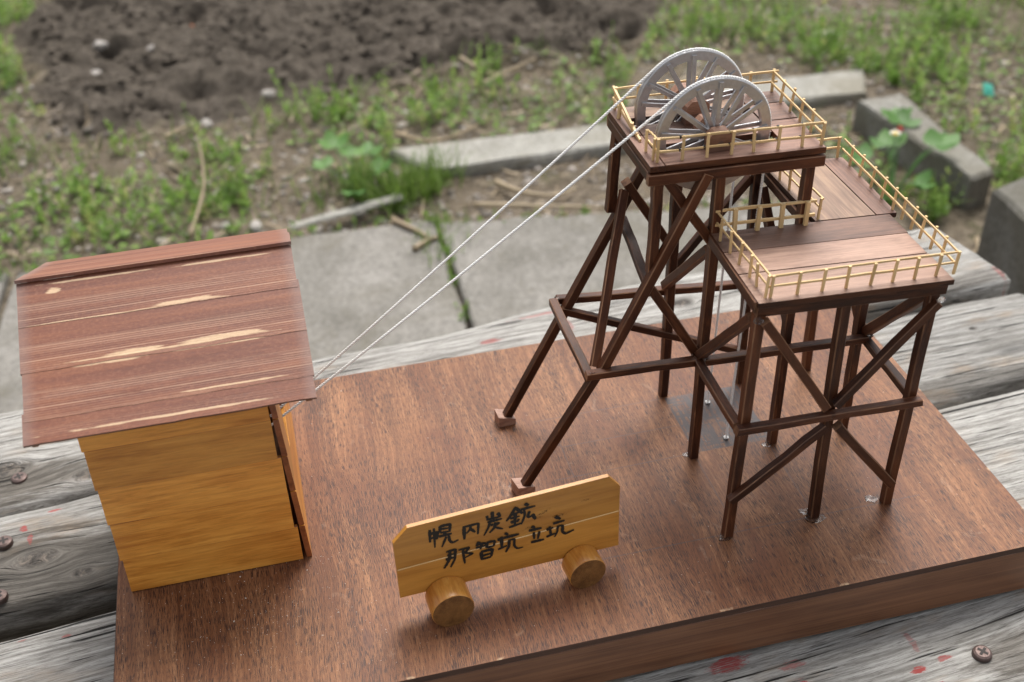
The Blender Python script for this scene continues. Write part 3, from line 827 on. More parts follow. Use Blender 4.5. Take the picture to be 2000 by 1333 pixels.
# glue at a few feet
def glue(x, y, r, seed):
    link('glue_blob', rock_mesh('glue', r, M['glue'], (1, 0.7, 0.10), seed), HF, Matrix.Translation((x, y, 0.0003)))
for i, (x, y, r) in enumerate([(0.3835, 0.0495, 0.0052), (0.3800, 0.0560, 0.0036), (0.4215, 0.0555, 0.0038), (0.3282, 0.0485, 0.0035), (0.383, 0.1150, 0.0035), (0.3330, 0.1195, 0.003), (0.228, 0.1205, 0.005)]):
    glue(x, y, r, i)

for i, (x, y, z, r) in enumerate([(0.2685, 0.1095, 0.0825, 0.0020), (0.2685, 0.181, 0.0850, 0.0018), (0.3290, 0.0485, 0.0765, 0.0020), (0.3322, 0.0480, 0.1475, 0.0022), (0.3795, 0.0455, 0.0800, 0.0022), (0.3340, 0.1105, 0.0790, 0.0024), (0.4365, 0.1105, 0.0745, 0.0018), (0.3020, 0.1150, 0.1385, 0.0020), (0.4300, 0.0475, 0.1420, 0.0020)]):
    link('glue_blob', rock_mesh('glue', r, M['glue'], (1, 0.8, 0.8), 40 + i), HF, Matrix.Translation((x, y, z)))
DK = [M['deck'], M['stick']]
DKD = [M['deck_dark'], M['stick']]
DKT = [M['deck_tan'], M['stick']]
# lower deck: L-shaped, three planks across the front, two running back on the right
LD = link('lower_deck', None, HF, Matrix.Translation((0.38, 0.1, 0.15)))
g = 0.0003
plate('deck_plank', LD, [(0.3308, 0.0482), (0.4352, 0.0478), (0.4360, 0.0735 - g), (0.3315, 0.0745 - g)], zl, 0.0030, [M['deck_pale'], M['stick']], 0)
plate('deck_plank', LD, [(0.3318, 0.0745 + g), (0.4352, 0.0735 + g), (0.4358, 0.0945 - g), (0.3322, 0.0955 - g)], zl, 0.0030, [M['deck_pale'], M['stick']], 0)
plate('deck_plank', LD, [(0.3325, 0.0955 + g), (0.4362, 0.0945 + g), (0.4368, 0.1150 - g), (0.3335, 0.1160 - g)], zl, 0.0030, DKD, 0, label='dark stained deck plank beside the shaft opening')
plate('deck_plank', LD, [(0.3935, 0.1158 + g), (0.4290 - g, 0.1152 + g), (0.4290 - g, 0.1832), (0.3925, 0.1836)], zl, 0.0030, DKT, R(90))
plate('deck_plank', LD, [(0.4290 + g, 0.1152 + g), (0.4412, 0.1150 + g), (0.4435, 0.1828), (0.4290 + g, 0.1832)], zl, 0.0030, DK, R(90))
def edge(p, q, w=0.0045, h=0.0058, z=zl, dz=0.0030):
    a = (p[0], p[1], z(*p) - dz - h / 2); b = (q[0], q[1], z(*q) - dz - h / 2)
    return bar('edge_beam', HF, a, b, w, h, ST)
edge((0.3312, 0.0508), (0.4325, 0.0505)); edge((0.3335, 0.0532), (0.3358, 0.1140)); edge((0.3335, 0.1162), (0.3905, 0.1155))
edge((0.3930, 0.1180), (0.3945, 0.1820)); edge((0.4322, 0.0532), (0.4395, 0.1810)); edge((0.3970, 0.1812), (0.4372, 0.1812))
# lighter strip glued along the left edge of the lower deck
bar('edge_strip', HF, (0.3307, 0.0500, 0.1540), (0.3332, 0.1150, 0.1540), 0.0018, 0.0060, ST, ch=0.0003)
# upper deck with two slots for the wheels
UD = link('upper_deck', None, HF, Matrix.Translation((0.345, 0.15, 0.2)))
plate('deck_plank', UD, [(0.3060, 0.1146), (0.3962 - 0.004, 0.1138), (0.3730 + 0.0185, 0.1285), (0.3060, 0.1290)], zu, 0.0034, DK, 0)
plate('deck_plank', UD, [(0.3060, 0.1372), (0.3728, 0.1372), (0.3728, 0.1498 - g), (0.3060, 0.1498 - g)], zu, 0.0034, DK, 0)
plate('deck_plank', UD, [(0.3060, 0.1498 + g), (0.3728, 0.1498 + g), (0.3728, 0.1612), (0.3060, 0.1612)], zu, 0.0034, DKD, 0)
plate('deck_plank', UD, [(0.3060, 0.1706), (0.3728, 0.1706), (0.3728, 0.1852), (0.3060, 0.1848)], zu, 0.0034, DKT, 0)
plate('deck_plank', UD, [(0.2982, 0.1150), (0.3056, 0.1146), (0.3056, 0.1500 - g), (0.2982, 0.1500 - g)], zu, 0.0034, DK, R(90))
plate('deck_plank', UD, [(0.2982, 0.1500 + g), (0.3056, 0.1500 + g), (0.3056, 0.1845), (0.2984, 0.1845)], zu, 0.0034, DKD, R(90))
plate('deck_plank', UD, [(0.3732, 0.1290), (0.3918, 0.1288), (0.3934, 0.1498 - g), (0.3732, 0.1500 - g)], zu, 0.0034, DK, 0)
plate('deck_plank', UD, [(0.3732, 0.1500 + g), (0.3934, 0.1498 + g), (0.3950, 0.1705 - g), (0.3732, 0.1706 - g)], zu, 0.0034, DK, 0)
plate('deck_plank', UD, [(0.3732, 0.1706 + g), (0.3950, 0.1705 + g), (0.3968, 0.1856), (0.3732, 0.1852)], zu, 0.0034, DKD, 0)
uw = dict(w=0.0040, h=0.0060, z=zu, dz=0.0042)
edge((0.2970, 0.1154), (0.3918, 0.1146), **uw); edge((0.2998, 0.1178), (0.3002, 0.1826), **uw)
edge((0.2985, 0.1838), (0.3945, 0.1842), **uw); edge((0.3893, 0.1172), (0.3925, 0.1820), **uw)
edge((0.3030, 0.1330 + 0.021), (0.3885, 0.154), **uw)

# railings
RT = [M['rail']]
def rail_run(parent, posts, zf, hgt=0.0125, pw=0.00145, mid=0.5, lean=(0, 0), over=0.0, rails=True, rw=0.0012, topext=(0, 0), postext=0.0006, jit=0.0006):
    tops, mids = [], []
    for (x, y) in posts:
        lx, ly = lean[0] + random.uniform(-jit, jit), lean[1] + random.uniform(-jit, jit)
        z = zf(x, y)
        d = Vector(posts[-1]) - Vector(posts[0])
        bar('railing_post', parent, (x, y, z - 0.0002), (x + lx, y + ly, z + hgt + postext + random.uniform(-0.0003, 0.0005)), pw, pw * 0.8, RT, up=(d.y, -d.x, 0), ch=0.00015, wob=0.00006, n=3)
        tops.append(Vector((x + lx, y + ly, z + hgt))); mids.append(Vector((x + lx * mid, y + ly * mid, z + hgt * mid)))
    if rails:
        d = (tops[-1] - tops[0]).normalized()
        nrm = Vector((d.y, -d.x, 0)).normalized() * (pw * 0.5 + rw * 0.28)
        for L, s in ((tops, 0.0), (mids, 0.0)):
            a, b = L[0] - d * topext[0] + nrm * over, L[-1] + d * topext[1] + nrm * over
            bar('railing_rail', parent, a, b, rw * 0.75, rw, RT, ch=0.00015, wob=0.00014, n=8)
LR = link('lower_railing', None, HF, Matrix.Translation((0.39, 0.1, 0.157)))
fr = [(0.3385, 0.0520), (0.3525, 0.0520), (0.3655, 0.0520), (0.3785, 0.0522), (0.3915, 0.0522), (0.4035, 0.0524), (0.4155, 0.0526), (0.4275, 0.0528), (0.4375, 0.0530)]
rail_run(LR, fr, zl, 0.0120, lean=(0.0005, -0.0008), over=-1, topext=(0.0005, 0.0012))
rail_run(LR, [(0.3362, 0.0525), (0.3360, 0.0625), (0.3360, 0.0710), (0.3358, 0.0835), (0.3356, 0.0945), (0.3353, 0.1070)], zl, 0.0120, over=1, topext=(0.0, 0.0085))
rail_run(LR, [(0.3460, 0.1136), (0.3588, 0.1136), (0.3722, 0.1136), (0.3862, 0.1134)], zl, 0.0130, pw=0.0023, over=-1, topext=(0.0105, 0.0055), rw=0.0016, mid=0.36)
rail_run(LR, [(0.4385, 0.0668), (0.4388, 0.0772), (0.4390, 0.0880), (0.4395, 0.0978), (0.4400, 0.1085), (0.4405, 0.1190), (0.4410, 0.1320), (0.4415, 0.1450), (0.4420, 0.1590), (0.4425, 0.1720)], zl, 0.0122, over=-1, lean=(0.0008, 0), topext=(0.0135, 0.0095))
rail_run(LR, [(0.3965, 0.1822), (0.4180, 0.1825), (0.4400, 0.1828)], zl, 0.0122, over=-1, topext=(0.001, 0.002))
rail_run(LR, [(0.3958, 0.1180), (0.3954, 0.1290), (0.3952, 0.1400), (0.3950, 0.1520), (0.3948, 0.1640), (0.3946, 0.1760)], zl, 0.0118, over=1, topext=(0.0, 0.006))
UR = link('upper_railing', None, HF, Matrix.Translation((0.345, 0.15, 0.201)))
rail_run(UR, [(0.3030, 0.1190), (0.3160, 0.1186), (0.3290, 0.1182), (0.3420, 0.1182), (0.3540, 0.1180), (0.3672, 0.1178), (0.3802, 0.1174), (0.3905, 0.1168)], zu, 0.0120, over=-1, topext=(0.0008, 0.0012), mid=0.42)
for x in (0.3148, 0.3278, 0.3408, 0.3528, 0.3660, 0.3790):   # inked marks left on the rails
    for h in (0.0120, 0.0051):
        y = 0.1190 - 0.024 * (x - 0.303) + 0.0012
        bar('ink_mark', UR, (x - 0.0005, y, zu(x, y) + h), (x + 0.0005, y, zu(x, y) + h), 0.0013, 0.00150, [M['ink']], ch=0.0001)
rail_run(UR, [(0.3920, 0.1320), (0.3922, 0.1455), (0.3924, 0.1580), (0.3926, 0.1700)], zu, 0.0122, over=-1, lean=(0.0010, 0), topext=(0.0145, 0.0135))
rail_run(UR, [(0.3020, 0.1838), (0.3150, 0.1838), (0.3310, 0.1840), (0.3480, 0.1842), (0.3640, 0.1842), (0.3800, 0.1844), (0.3940, 0.1846)], zu, 0.0125, over=1, topext=(0.0012, 0.0022), mid=0.5)
rail_run(UR, [(0.3018, 0.1218), (0.3015, 0.1318)], zu, 0.0115, over=1, topext=(0.001, 0.0004))
# the left run has given way: its rails slope down to the deck
z0 = zu(0.302, 0.16)
bar('railing_rail', UR, (0.3012, 0.1850, z0 + 0.0125), (0.3018, 0.1470, z0 + 0.0022), 0.0013, 0.0017, RT, ch=0.00015, n=6, label='broken top rail sloping down to the deck')
bar('railing_rail', UR, (0.3014, 0.1845, z0 + 0.0062), (0.3022, 0.1425, z0 + 0.0009), 0.0013, 0.0017, RT, ch=0.00015, n=6, label='broken lower rail sloping down to the deck')
bar('railing_post', UR, (0.3003, 0.1722, z0), (0.3020, 0.1728, z0 + 0.0105), 0.0019, 0.0015, RT, ch=0.00015)
bar('railing_post', UR, (0.3026, 0.1545, z0), (0.3012, 0.1530, z0 + 0.0062), 0.0017, 0.0014, RT, ch=0.00015)

# sheave wheels and their bearings
def wheel(cx, cy, cz, rad, ph, label):
    root = link('sheave_wheel', None, HF, Matrix.Translation((cx, cy, cz)))
    root['label'] = label
    t2 = 0.0019
    ri = rad - 0.0051
    prof = [(ri, -t2), (rad - 0.0004, -t2), (rad, -t2 + 0.0003), (rad, -0.0009), (rad - 0.0013, -0.0003), (rad - 0.0013, 0.0003), (rad, 0.0009), (rad, t2 - 0.0003), (rad - 0.0004, t2), (ri, t2)]
    link('rim', lathe(prof, 96, [M['silver']], 'Y'), root, Matrix.Translation((cx, cy, cz)))
    link('hub', lathe([(0.0016, -0.0042), (0.0040, -0.0042), (0.0045, -0.0036), (0.0045, 0.0036), (0.0040, 0.0042), (0.0016, 0.0042)], 32, [M['silver']], 'Y'), root, Matrix.Translation((cx, cy, cz)))
    link('axle', lathe([(0.0, -0.0110), (0.0016, -0.0110), (0.0016, 0.0110), (0.0, 0.0110)], 20, [M['axle']], 'Y'), root, Matrix.Translation((cx, cy, cz)))
    jj = [random.uniform(-2.5, 2.5) for _ in range(13)]
    for s in (-1, 1):
        for k in range(13):
            a = R(ph + 27.7 * k + jj[k] + random.uniform(-0.8, 0.8))
            d = Vector((math.cos(a), 0, math.sin(a)))
            b = Vector((cx, cy + s * (t2 + 0.00055), cz))
            bar('spoke', root, b + d * 0.0042 + Vector((0, s * 0.0006, 0)), b + d * (rad - 0.0018 + random.uniform(-.0006, .0004)), 0.0010, 0.0023, [M['silver']], up=(0, 1, 0) if False else d.cross(Vector((0, 1, 0))), ch=0.00012, wob=0.00008, n=2)
FWX, FWY, FWZ, FWR = 0.3378, 0.1330, 0.2048, 0.0310
BWX, BWY, BWZ, BWR = 0.3376, 0.1658, 0.2072, 0.0303
wheel(FWX, FWY, FWZ, FWR, 3, 'front silver spoked wheel')
wheel(BWX, BWY, BWZ, BWR, 7, 'rear silver spoked wheel')
def bearing(x, y, zax, d, mt):
    z0 = zu(x, y)
    w = 0.0064
    h = d / 2
    V = [(-w, -h, 0), (w, -h, 0), (w, h, 0), (-w, h, 0), (-w, -h, zax - z0 - .0002), (w, -h, zax - z0 - .0002), (w, h, zax - z0 - .0002), (-w, h, zax - z0 - .0002)]
    o = link('bearing_block', box_mesh(V, [M['deck_dark']]), HF, Matrix.Translation((x, y, z0)))
    # cap with sloped shoulders
    P = [(-w, 0), (w, 0), (w, 0.0042), (w - 0.0028, 0.0068), (-w + 0.0028, 0.0068), (-w, 0.0042)]
    V = [(a, -h, b) for a, b in P] + [(a, h, b) for a, b in P]
    F = [tuple(range(6)), tuple(range(6, 12))[::-1]] + [((i + 1) % 6, i, i + 6, (i + 1) % 6 + 6) for i in range(6)]
    link('bearing_cap', mesh('cap', V, F, [M['block']]), HF, Matrix.Translation((x, y, zax)) @ Matrix.Rotation(random.uniform(-.06, .06), 4, 'Z'))
bearing(FWX, 0.1252, FWZ, 0.0062, 0); bearing(FWX, 0.1415, FWZ, 0.0056, 0)
bearing(BWX, 0.1568, BWZ, 0.0060, 0); bearing(BWX, 0.1752, BWZ, 0.0060, 0)

# ------------------------------------------------------------------ hoist ropes (twisted cotton)
def rope(path, label, knot):
    P = [Vector(p) for p in path]
    # resample
    S = [0]
    for a, b in zip(P, P[1:]): S.append(S[-1] + (b - a).length)
    L = S[-1]
    step = 0.00042
    n = int(L / step)
    pts = []
    j = 0
    for i in range(n + 1):
        s = L * i / n
        while j < len(S) - 2 and S[j + 1] < s: j += 1
        f = (s - S[j]) / max(S[j + 1] - S[j], 1e-9)
        pts.append(P[j].lerp(P[j + 1], f))
    V, F = [], []
    r_off, r_s, pitch = 0.00034, 0.00048, 0.0030
    for ph in (0, math.pi):
        path2 = []
        for i, p in enumerate(pts):
            t = (pts[min(i + 1, n)] - pts[max(i - 1, 0)]).normalized()
            a = Vector((0, 1, 0)) - t * t.y
            a.normalize(); b = t.cross(a)
            w = ph + 2 * math.pi * (L * i / n) / pitch
            path2.append(p + (a * math.cos(w) + b * math.sin(w)) * r_off)
        tube_geo(path2, r_s, 6, V, F)
    # stray fibres
    for i in range(int(L / 0.0035)):
        k = random.randrange(5, n - 5)
        p = pts[k]
        d = Vector((random.gauss(0, 1), random.gauss(0, 1), random.gauss(0, 1))).normalized()
        d2 = (d + Vector((random.gauss(0, .6), random.gauss(0, .6), random.gauss(0, .6)))).normalized()
        l = random.uniform(0.0006, 0.0022)
        tube_geo([p + d * 0.0006, p + d * (0.0006 + l * .5), p + d * 0.0006 + d * l * .5 + d2 * l * .5], 0.000035, 3, V, F, False)
    # knot on the board
    if knot:
        e = P[-1]
        tube_geo([e + Vector((math.cos(w) * 0.0012, math.sin(w) * 0.0012, 0.0005 + 0.0003 * math.sin(3 * w))) for w in np.linspace(0, 6.5, 14)], 0.00045, 6, V, F)
    o = link('hoist_rope', mesh('rope', V, F, M['rope'], None, True))
    return tag(o, label, 'rope', 'hoist ropes from the hut over the wheels')
def rope_path(cx, cy, cz, r, hut, end):
    r = r + 0.0001
    h = Vector(hut)
    c = Vector((cx, cy, cz))
    # tangent from hut point to the circle in the XZ plane
    dx, dz = h.x - cx, h.z - cz
    d = math.hypot(dx, dz)
    a = math.atan2(dz, dx) - math.acos(r / d)
    a = a % (2 * math.pi)
    pts = []
    tp = Vector((cx + r * math.cos(a), cy, cz + r * math.sin(a)))
    for i in range(24):
        f = i / 24
        p = h.lerp(tp, f)
        p.z -= 0.0016 * 4 * f * (1 - f)
        pts.append(p)
    a1 = a
    while a1 > math.pi: a1 -= 2 * math.pi
    aa = np.linspace(a1, -0.02, 40)
    for w in aa: pts.append(Vector((cx + r * math.cos(w), cy, cz + r * math.sin(w))))
    e = Vector(end)
    last = pts[-1]
    for i in range(1, 9): pts.append(last.lerp(e, i / 8))
    return pts
rope(rope_path(FWX, FWY, FWZ, FWR, (0.094, 0.1405, 0.0600), (0.3615, 0.1268, 0.0006)), 'white twisted rope over the front wheel, nearer of the two', True)
rope(rope_path(BWX, BWY, BWZ, BWR, (0.094, 0.1560, 0.0540), (0.3634, 0.1618, 0.0006)), 'white twisted rope over the rear wheel, farther of the two', True)

# ------------------------------------------------------------------ winding hut
HUT = thing('winding_hut', (0.054, 0.16, 0.0), 'small honey brown lapped-board hut with red brown shingled roof', 'hut model')
WA = [M['wall']]
YF, YB = 0.0965, 0.2235
zse = [0.0, 0.0245, 0.0500, 0.0747, 0.1000, 0.1245]
FW = link('front_wall', None, HUT, Matrix.Translation((0.054, YF, 0.06)))
for k in range(5):
    x0 = 0.0080 - 0.0006 * k; x1 = 0.0993 - 0.0009 * k
    za, zb = zse[k] + 0.0003, zse[k + 1] - (0.0003 if k < 4 else -0.0022)
    lean = 0.0012
    bar('wall_board', FW, (x0, YF - 0.0004 - 0.0004 * (k % 2), (za + zb) / 2), (x1 + 0.0004 * (-1) ** k, YF - 0.0005 - 0.0003 * (k % 2), (za + zb) / 2), zb - za, 0.0022, [M['wall'], M['wall_end']], up=(0, -1, 0.08), ch=0.0004, wob=0.00008, n=6)
RW = link('right_wall', None, HUT, Matrix.Translation((0.102, 0.16, 0.06)))
for k in range(5):
    xo = 0.1023 - 0.0011 * k + 0.0002
    za, zb = zse[k] + 0.0003, zse[k + 1] - 0.0003
    zc = (za + zb) / 2
    segs = [(YF - 0.0012, YB)] if k < 2 else [(YF - 0.0012, 0.128), (0.168, YB)]
    for ya, yb in segs:
        o = bar('wall_board', RW, (xo, ya, zc), (xo, yb, zc), zb - za, 0.0030, [M['wall'], M['wall_end']], up=(1, 0, 0.05), ch=0.0003, wob=0.0001)
        fm = [0] * len(o.data.polygons); fm[-1] = 1; fm[-2] = 1
        o.data.polygons.foreach_set('material_index', fm)
LW = link('left_wall', None, HUT, Matrix.Translation((0.007, 0.16, 0.06)))
BWL = link('back_wall', None, HUT, Matrix.Translation((0.054, YB, 0.06)))
for k in range(5):
    x0 = 0.0080 - 0.0006 * k; x1 = 0.0990 - 0.0009 * k
    za, zb = zse[k] + 0.0003, zse[k + 1] + 0.0022
    bar('wall_board', BWL, (x0, YB, (za + zb) / 2), (x1, YB, (za + zb) / 2), zb - za, 0.0022, WA, up=(0, 1, 0.055), ch=0.0002, wob=0.00005)
    bar('wall_board', LW, (x0 + 0.0014, YF + 0.0018, (za + zb) / 2), (x0 + 0.0014, YB - 0.0018, (za + zb) / 2), zb - za, 0.0022, WA, up=(-1, 0, 0.055), ch=0.0002, wob=0.00005)
for x in (0.0063, 0.0945):
    V = []
    for xx in (x, x + 0.0024):
        V += [(xx, YF + 0.002, 0.1272), (xx, YB - 0.002, 0.1272), (xx, 0.160, 0.1570)]
    link('gable', mesh('gable', V, [(0, 2, 1), (3, 4, 5), (0, 1, 4, 3), (1, 2, 5, 4), (2, 0, 3, 5)], WA), HUT)
# roof: lapped boards on two slopes
def slope_boards(parent, y0, z0, y1, z1, cuts, mats, side):
    d = Vector((0, y1 - y0, z1 - z0)); L = d.length; d.normalize()
    up = Vector((0, -d.z, d.y)) if d.y > 0 else Vector((0, d.z, -d.y))
    for i in range(len(cuts) - 1):
        a, b = cuts[i], cuts[i + 1]
        b2 = min(b + 0.05, 1.0)
        lift0 = 0.0005; lift1 = 0.0003
        pa = Vector((0, y0, z0)) + d * (a * L) + up * lift0
        pb = Vector((0, y0, z0)) + d * (b2 * L) + up * lift1
        if i == len(cuts) - 2: pb = Vector((0, y0, z0)) + d * (b2 * L) + up * 0.0004
        xa, xb = -0.0150 + random.uniform(-.0006, .0006), 0.1205 + random.uniform(-.0006, .0006)
        c = (pa + pb) / 2
        vy = (pb - pa).normalized()
        vx = Vector((1, 0, 0)) if side > 0 else Vector((-1, 0, 0))
        vz = vx.cross(vy)
        m = Matrix((vx, vy, vz)).transposed().to_4x4(); m.translation = Vector(((xa + xb) / 2, c.y, c.z))
        hw, hl, th = (xb - xa) / 2, (pb - pa).length / 2, 0.0016
        n = 16
        V, F, I = [], [], []
        for k in range(n + 1):
            x = -hw + 2 * hw * k / n
            j0, j1 = random.uniform(-.00025, .00025), random.uniform(-.00025, .00025)
            V += [(x, -hl + j0, 0), (x, hl, 0), (x, hl, -th), (x, -hl + j0, -th)]
        for k in range(n):
            for j in range(4):
                F.append((k * 4 + j, k * 4 + (j + 1) % 4, (k + 1) * 4 + (j + 1) % 4, (k + 1) * 4 + j)[::-1]); I.append(0 if j != 3 else 1)
        F.append((0, 1, 2, 3)); F.append((n * 4 + 3, n * 4 + 2, n * 4 + 1, n * 4)); I += [1, 1]
        link('roof_board', mesh('roof_board', V, F, [mats[i], M['deck_dark']], I), parent, m)
RF = link('front_roof', None, HUT, Matrix.Translation((0.053, 0.12, 0.14)))
RB = link('rear_roof', None, HUT, Matrix.Translation((0.053, 0.2, 0.14)))
rm = [roof_mat('roof_board_a', [(0.045, 0.0045, 0.04, 0.0016), (0.0, -0.0045, 0.07, 0.0012)], 0, 0.3),
      roof_mat('roof_board_b', [(-0.024, 0.0105, 0.022, 0.0022), (0.02, 0.0105, 0.035, 0.0012), (0.030, -0.0125, 0.032, 0.0010)], 0, 1),
      roof_mat('roof_board_c', [(-0.015, -0.0115, 0.019, 0.0028), (0.028, -0.0112, 0.024, 0.0026), (0.0, -0.0125, 0.06, 0.0009)], 0, 1),
      roof_mat('roof_board_d', [(0.015, -0.0112, 0.023, 0.0026), (-0.050, 0.0060, 0.0045, 0.0030), (-0.03, 0.0100, 0.035, 0.0010), (0.035, 0.0095, 0.03, 0.0010), (-0.03, -0.0125, 0.05, 0.0008)], 0, 1)]
slope_boards(RF, 0.0818, 0.1198, 0.1600, 0.1600, [0.0, 0.135, 0.425, 0.712, 1.0], rm, 1)
rmb = [roof_mat('rear_roof_board_a', [], 0, 0.6), roof_mat('rear_roof_board_b', [], 0, 0.6), roof_mat('rear_roof_board_c', [(0.0, 0.0108, 0.07, 0.0009)], 0, 0.6)]
slope_boards(RB, 0.2360, 0.1262, 0.1592, 0.1622, [0.0, 0.34, 0.68, 1.0], rmb, -1)
bar('ridge_beam', HUT, (-0.0135, 0.1602, 0.1572), (0.1190, 0.1602, 0.1572), 0.0040, 0.0042, [M['stick'], M['stick_edge']], ch=0.0004)
for x in (-0.0105, 0.1165):
    bar('rafter', HUT, (x, 0.0832, 0.1180), (x, 0.1590, 0.1566), 0.0030, 0.0028, [M['stick'], M['stick_edge']], ch=0.0004)
    bar('rafter', HUT, (x, 0.1612, 0.1574), (x, 0.2340, 0.1232), 0.0030, 0.0028, [M['stick'], M['stick_edge']], ch=0.0004)

# ------------------------------------------------------------------ name sign
SG = thing('name_sign', (0.2, 0.044, 0.0), 'honey coloured name sign with black brush lettering, resting on two dowel stubs', 'sign')
ex = Vector((1, 0.06, 0)).normalized(); nv = Vector((0.06, -1, 0)).normalized()   # nv points to the viewer
smw = Matrix((ex, Vector((0, 0, 1)), nv)).transposed().to_4x4(); smw.translation = Vector((0.1455, 0.0403, 0.0))
def sign_plank(poly, th):
    n = len(poly)
    cx = sum(a for a, b in poly) / n; cy = sum(b for a, b in poly) / n
    m = smw @ Matrix.Translation((cx, cy, 0))
    V = [(a - cx, b - cy, 0) for a, b in poly] + [(a - cx, b - cy, -th) for a, b in poly]
    F = [tuple(range(n)), tuple(range(n, 2 * n))[::-1]] + [((i + 1) % n, i, i + n, (i + 1) % n + n) for i in range(n)]
    return link('sign_plank', mesh('sign_plank', V, F, [M['sign']]), SG, m)
mm = 0.001
sign_plank([(0.3 * mm, 14.3 * mm), (120.4 * mm, 13.0 * mm), (119.9 * mm, 38.55 * mm), (0.1 * mm, 34.45 * mm)], 0.0022)
sign_plank([(0.1 * mm, 34.75 * mm), (119.9 * mm, 38.85 * mm), (119.8 * mm, 56.5 * mm), (113.4 * mm, 64.9 * mm), (7.6 * mm, 62.4 * mm), (-0.2 * mm, 53.8 * mm)], 0.0023)
bar('sign_seam', SG, smw @ Vector((0.6 * mm, 34.62 * mm, -0.0003)), smw @ Vector((119.6 * mm, 38.70 * mm, -0.0003)), 0.0009, 0.00070, [M['rail']], ch=0.0001, wob=0.00004, n=20)
STROKES = [[(18.66, 57.64), (18.33, 48.75)], [(17.66, 54.39), (22.52, 54.95), (21.88, 49.75)], [(17.98, 51.4), (22.12, 51.85)], [(20.78, 58.02), (20.59, 44.35)], [(24.22, 58.69), (23.67, 53.86)], [(23.94, 58.28), (29.18, 58.16), (28.63, 52.96)], [(24.07, 56.24), (28.79, 55.78)], [(23.82, 53.81), (28.65, 53.46)], [(22.99, 51.42), (29.71, 51.52)], [(26.29, 53.72), (25.85, 50.62)], [(26.78, 50.31), (24.1, 43.54)], [(28.07, 50.62), (28.28, 46.77), (29.77, 44.81), (32.88, 46.12)], [(36.1, 53.78), (35.94, 45.11)], [(35.3, 53.89), (43.68, 54.06), (43.05, 46.58)], [(39.86, 54.58), (39.18, 51.33), (37.2, 48.93)], [(39.46, 51.6), (41.73, 48.47)], [(51.01, 59.89), (51.11, 54.71)], [(48.11, 57.95), (48.65, 55.13)], [(47.8, 55.19), (55.32, 55.16)], [(53.8, 58.29), (55.21, 55.19)], [(48.26, 53.31), (56.03, 53.5)], [(49.54, 53.05), (48.78, 49.67), (46.15, 44.54)], [(50.74, 51.79), (50.4, 49.87)], [(54.35, 51.65), (52.99, 49.76)], [(52.42, 52.12), (51.98, 48.64), (49.17, 45.53)], [(52.3, 48.53), (56.36, 46.05)], [(63.47, 59.53), (61.09, 54.76), (58.17, 50.86)], [(63.19, 58.91), (66.88, 53.65)], [(61.09, 54.69), (64.9, 55.0)], [(60.21, 52.09), (65.44, 52.3)], [(63.06, 55.22), (62.61, 47.25)], [(60.99, 50.46), (61.54, 48.32)], [(64.86, 50.67), (63.94, 48.42)], [(59.41, 46.08), (66.77, 47.15)], [(68.09, 60.23), (70.23, 58.27)], [(65.91, 56.69), (73.8, 56.87)], [(67.64, 56.65), (68.11, 52.18), (66.09, 46.12)], [(70.6, 54.28), (69.45, 50.3), (72.74, 50.27)], [(72.1, 51.78), (73.7, 47.34)], [(25.99, 39.44), (31.0, 39.91), (30.2, 32.95), (27.75, 27.75)], [(26.37, 36.79), (30.31, 37.02)], [(25.41, 34.13), (30.17, 34.45)], [(27.98, 39.66), (27.55, 33.85), (24.35, 28.01)], [(32.4, 38.77), (38.18, 38.84), (35.75, 35.56), (40.13, 33.94), (35.59, 32.24)], [(34.72, 38.88), (34.96, 32.83), (35.38, 28.01)], [(43.48, 41.3), (41.95, 38.32)], [(42.7, 39.48), (46.88, 39.28)], [(41.41, 37.24), (47.02, 37.38)], [(44.94, 39.92), (43.89, 35.44)], [(47.32, 39.51), (47.28, 35.57)], [(47.32, 39.36), (51.78, 39.14), (51.0, 35.53)], [(47.18, 35.76), (51.12, 35.64)], [(44.09, 33.5), (44.45, 27.49)], [(44.09, 33.5), (50.28, 33.67), (49.45, 28.52)], [(44.24, 30.44), (49.75, 30.84)], [(44.42, 28.11), (49.44, 28.22)], [(53.04, 39.32), (57.27, 39.56)], [(55.28, 40.95), (55.31, 32.59)], [(53.21, 32.32), (58.21, 33.65)], [(57.14, 43.0), (58.96, 41.15)], [(56.5, 39.66), (64.76, 39.78)], [(59.3, 37.4), (59.19, 32.95), (57.31, 28.9)], [(59.29, 36.96), (62.16, 37.21), (61.94, 32.04), (63.55, 29.53), (66.79, 29.66)], [(71.55, 43.19), (73.3, 41.59)], [(69.96, 40.45), (76.96, 40.26)], [(72.6, 38.63), (72.88, 33.53)], [(75.72, 38.36), (74.77, 32.9)], [(71.01, 31.73), (78.24, 31.53)], [(79.45, 38.11), (83.32, 38.49)], [(81.25, 40.06), (82.07, 32.76)], [(79.42, 32.88), (84.44, 34.02)], [(84.22, 46.11), (87.23, 43.39)], [(83.1, 41.39), (89.48, 41.71)], [(85.78, 39.19), (85.45, 34.81), (83.93, 31.4)], [(86.01, 38.67), (88.37, 38.5), (88.27, 33.89), (89.98, 31.75), (94.68, 33.31)]]
V, F = [], []
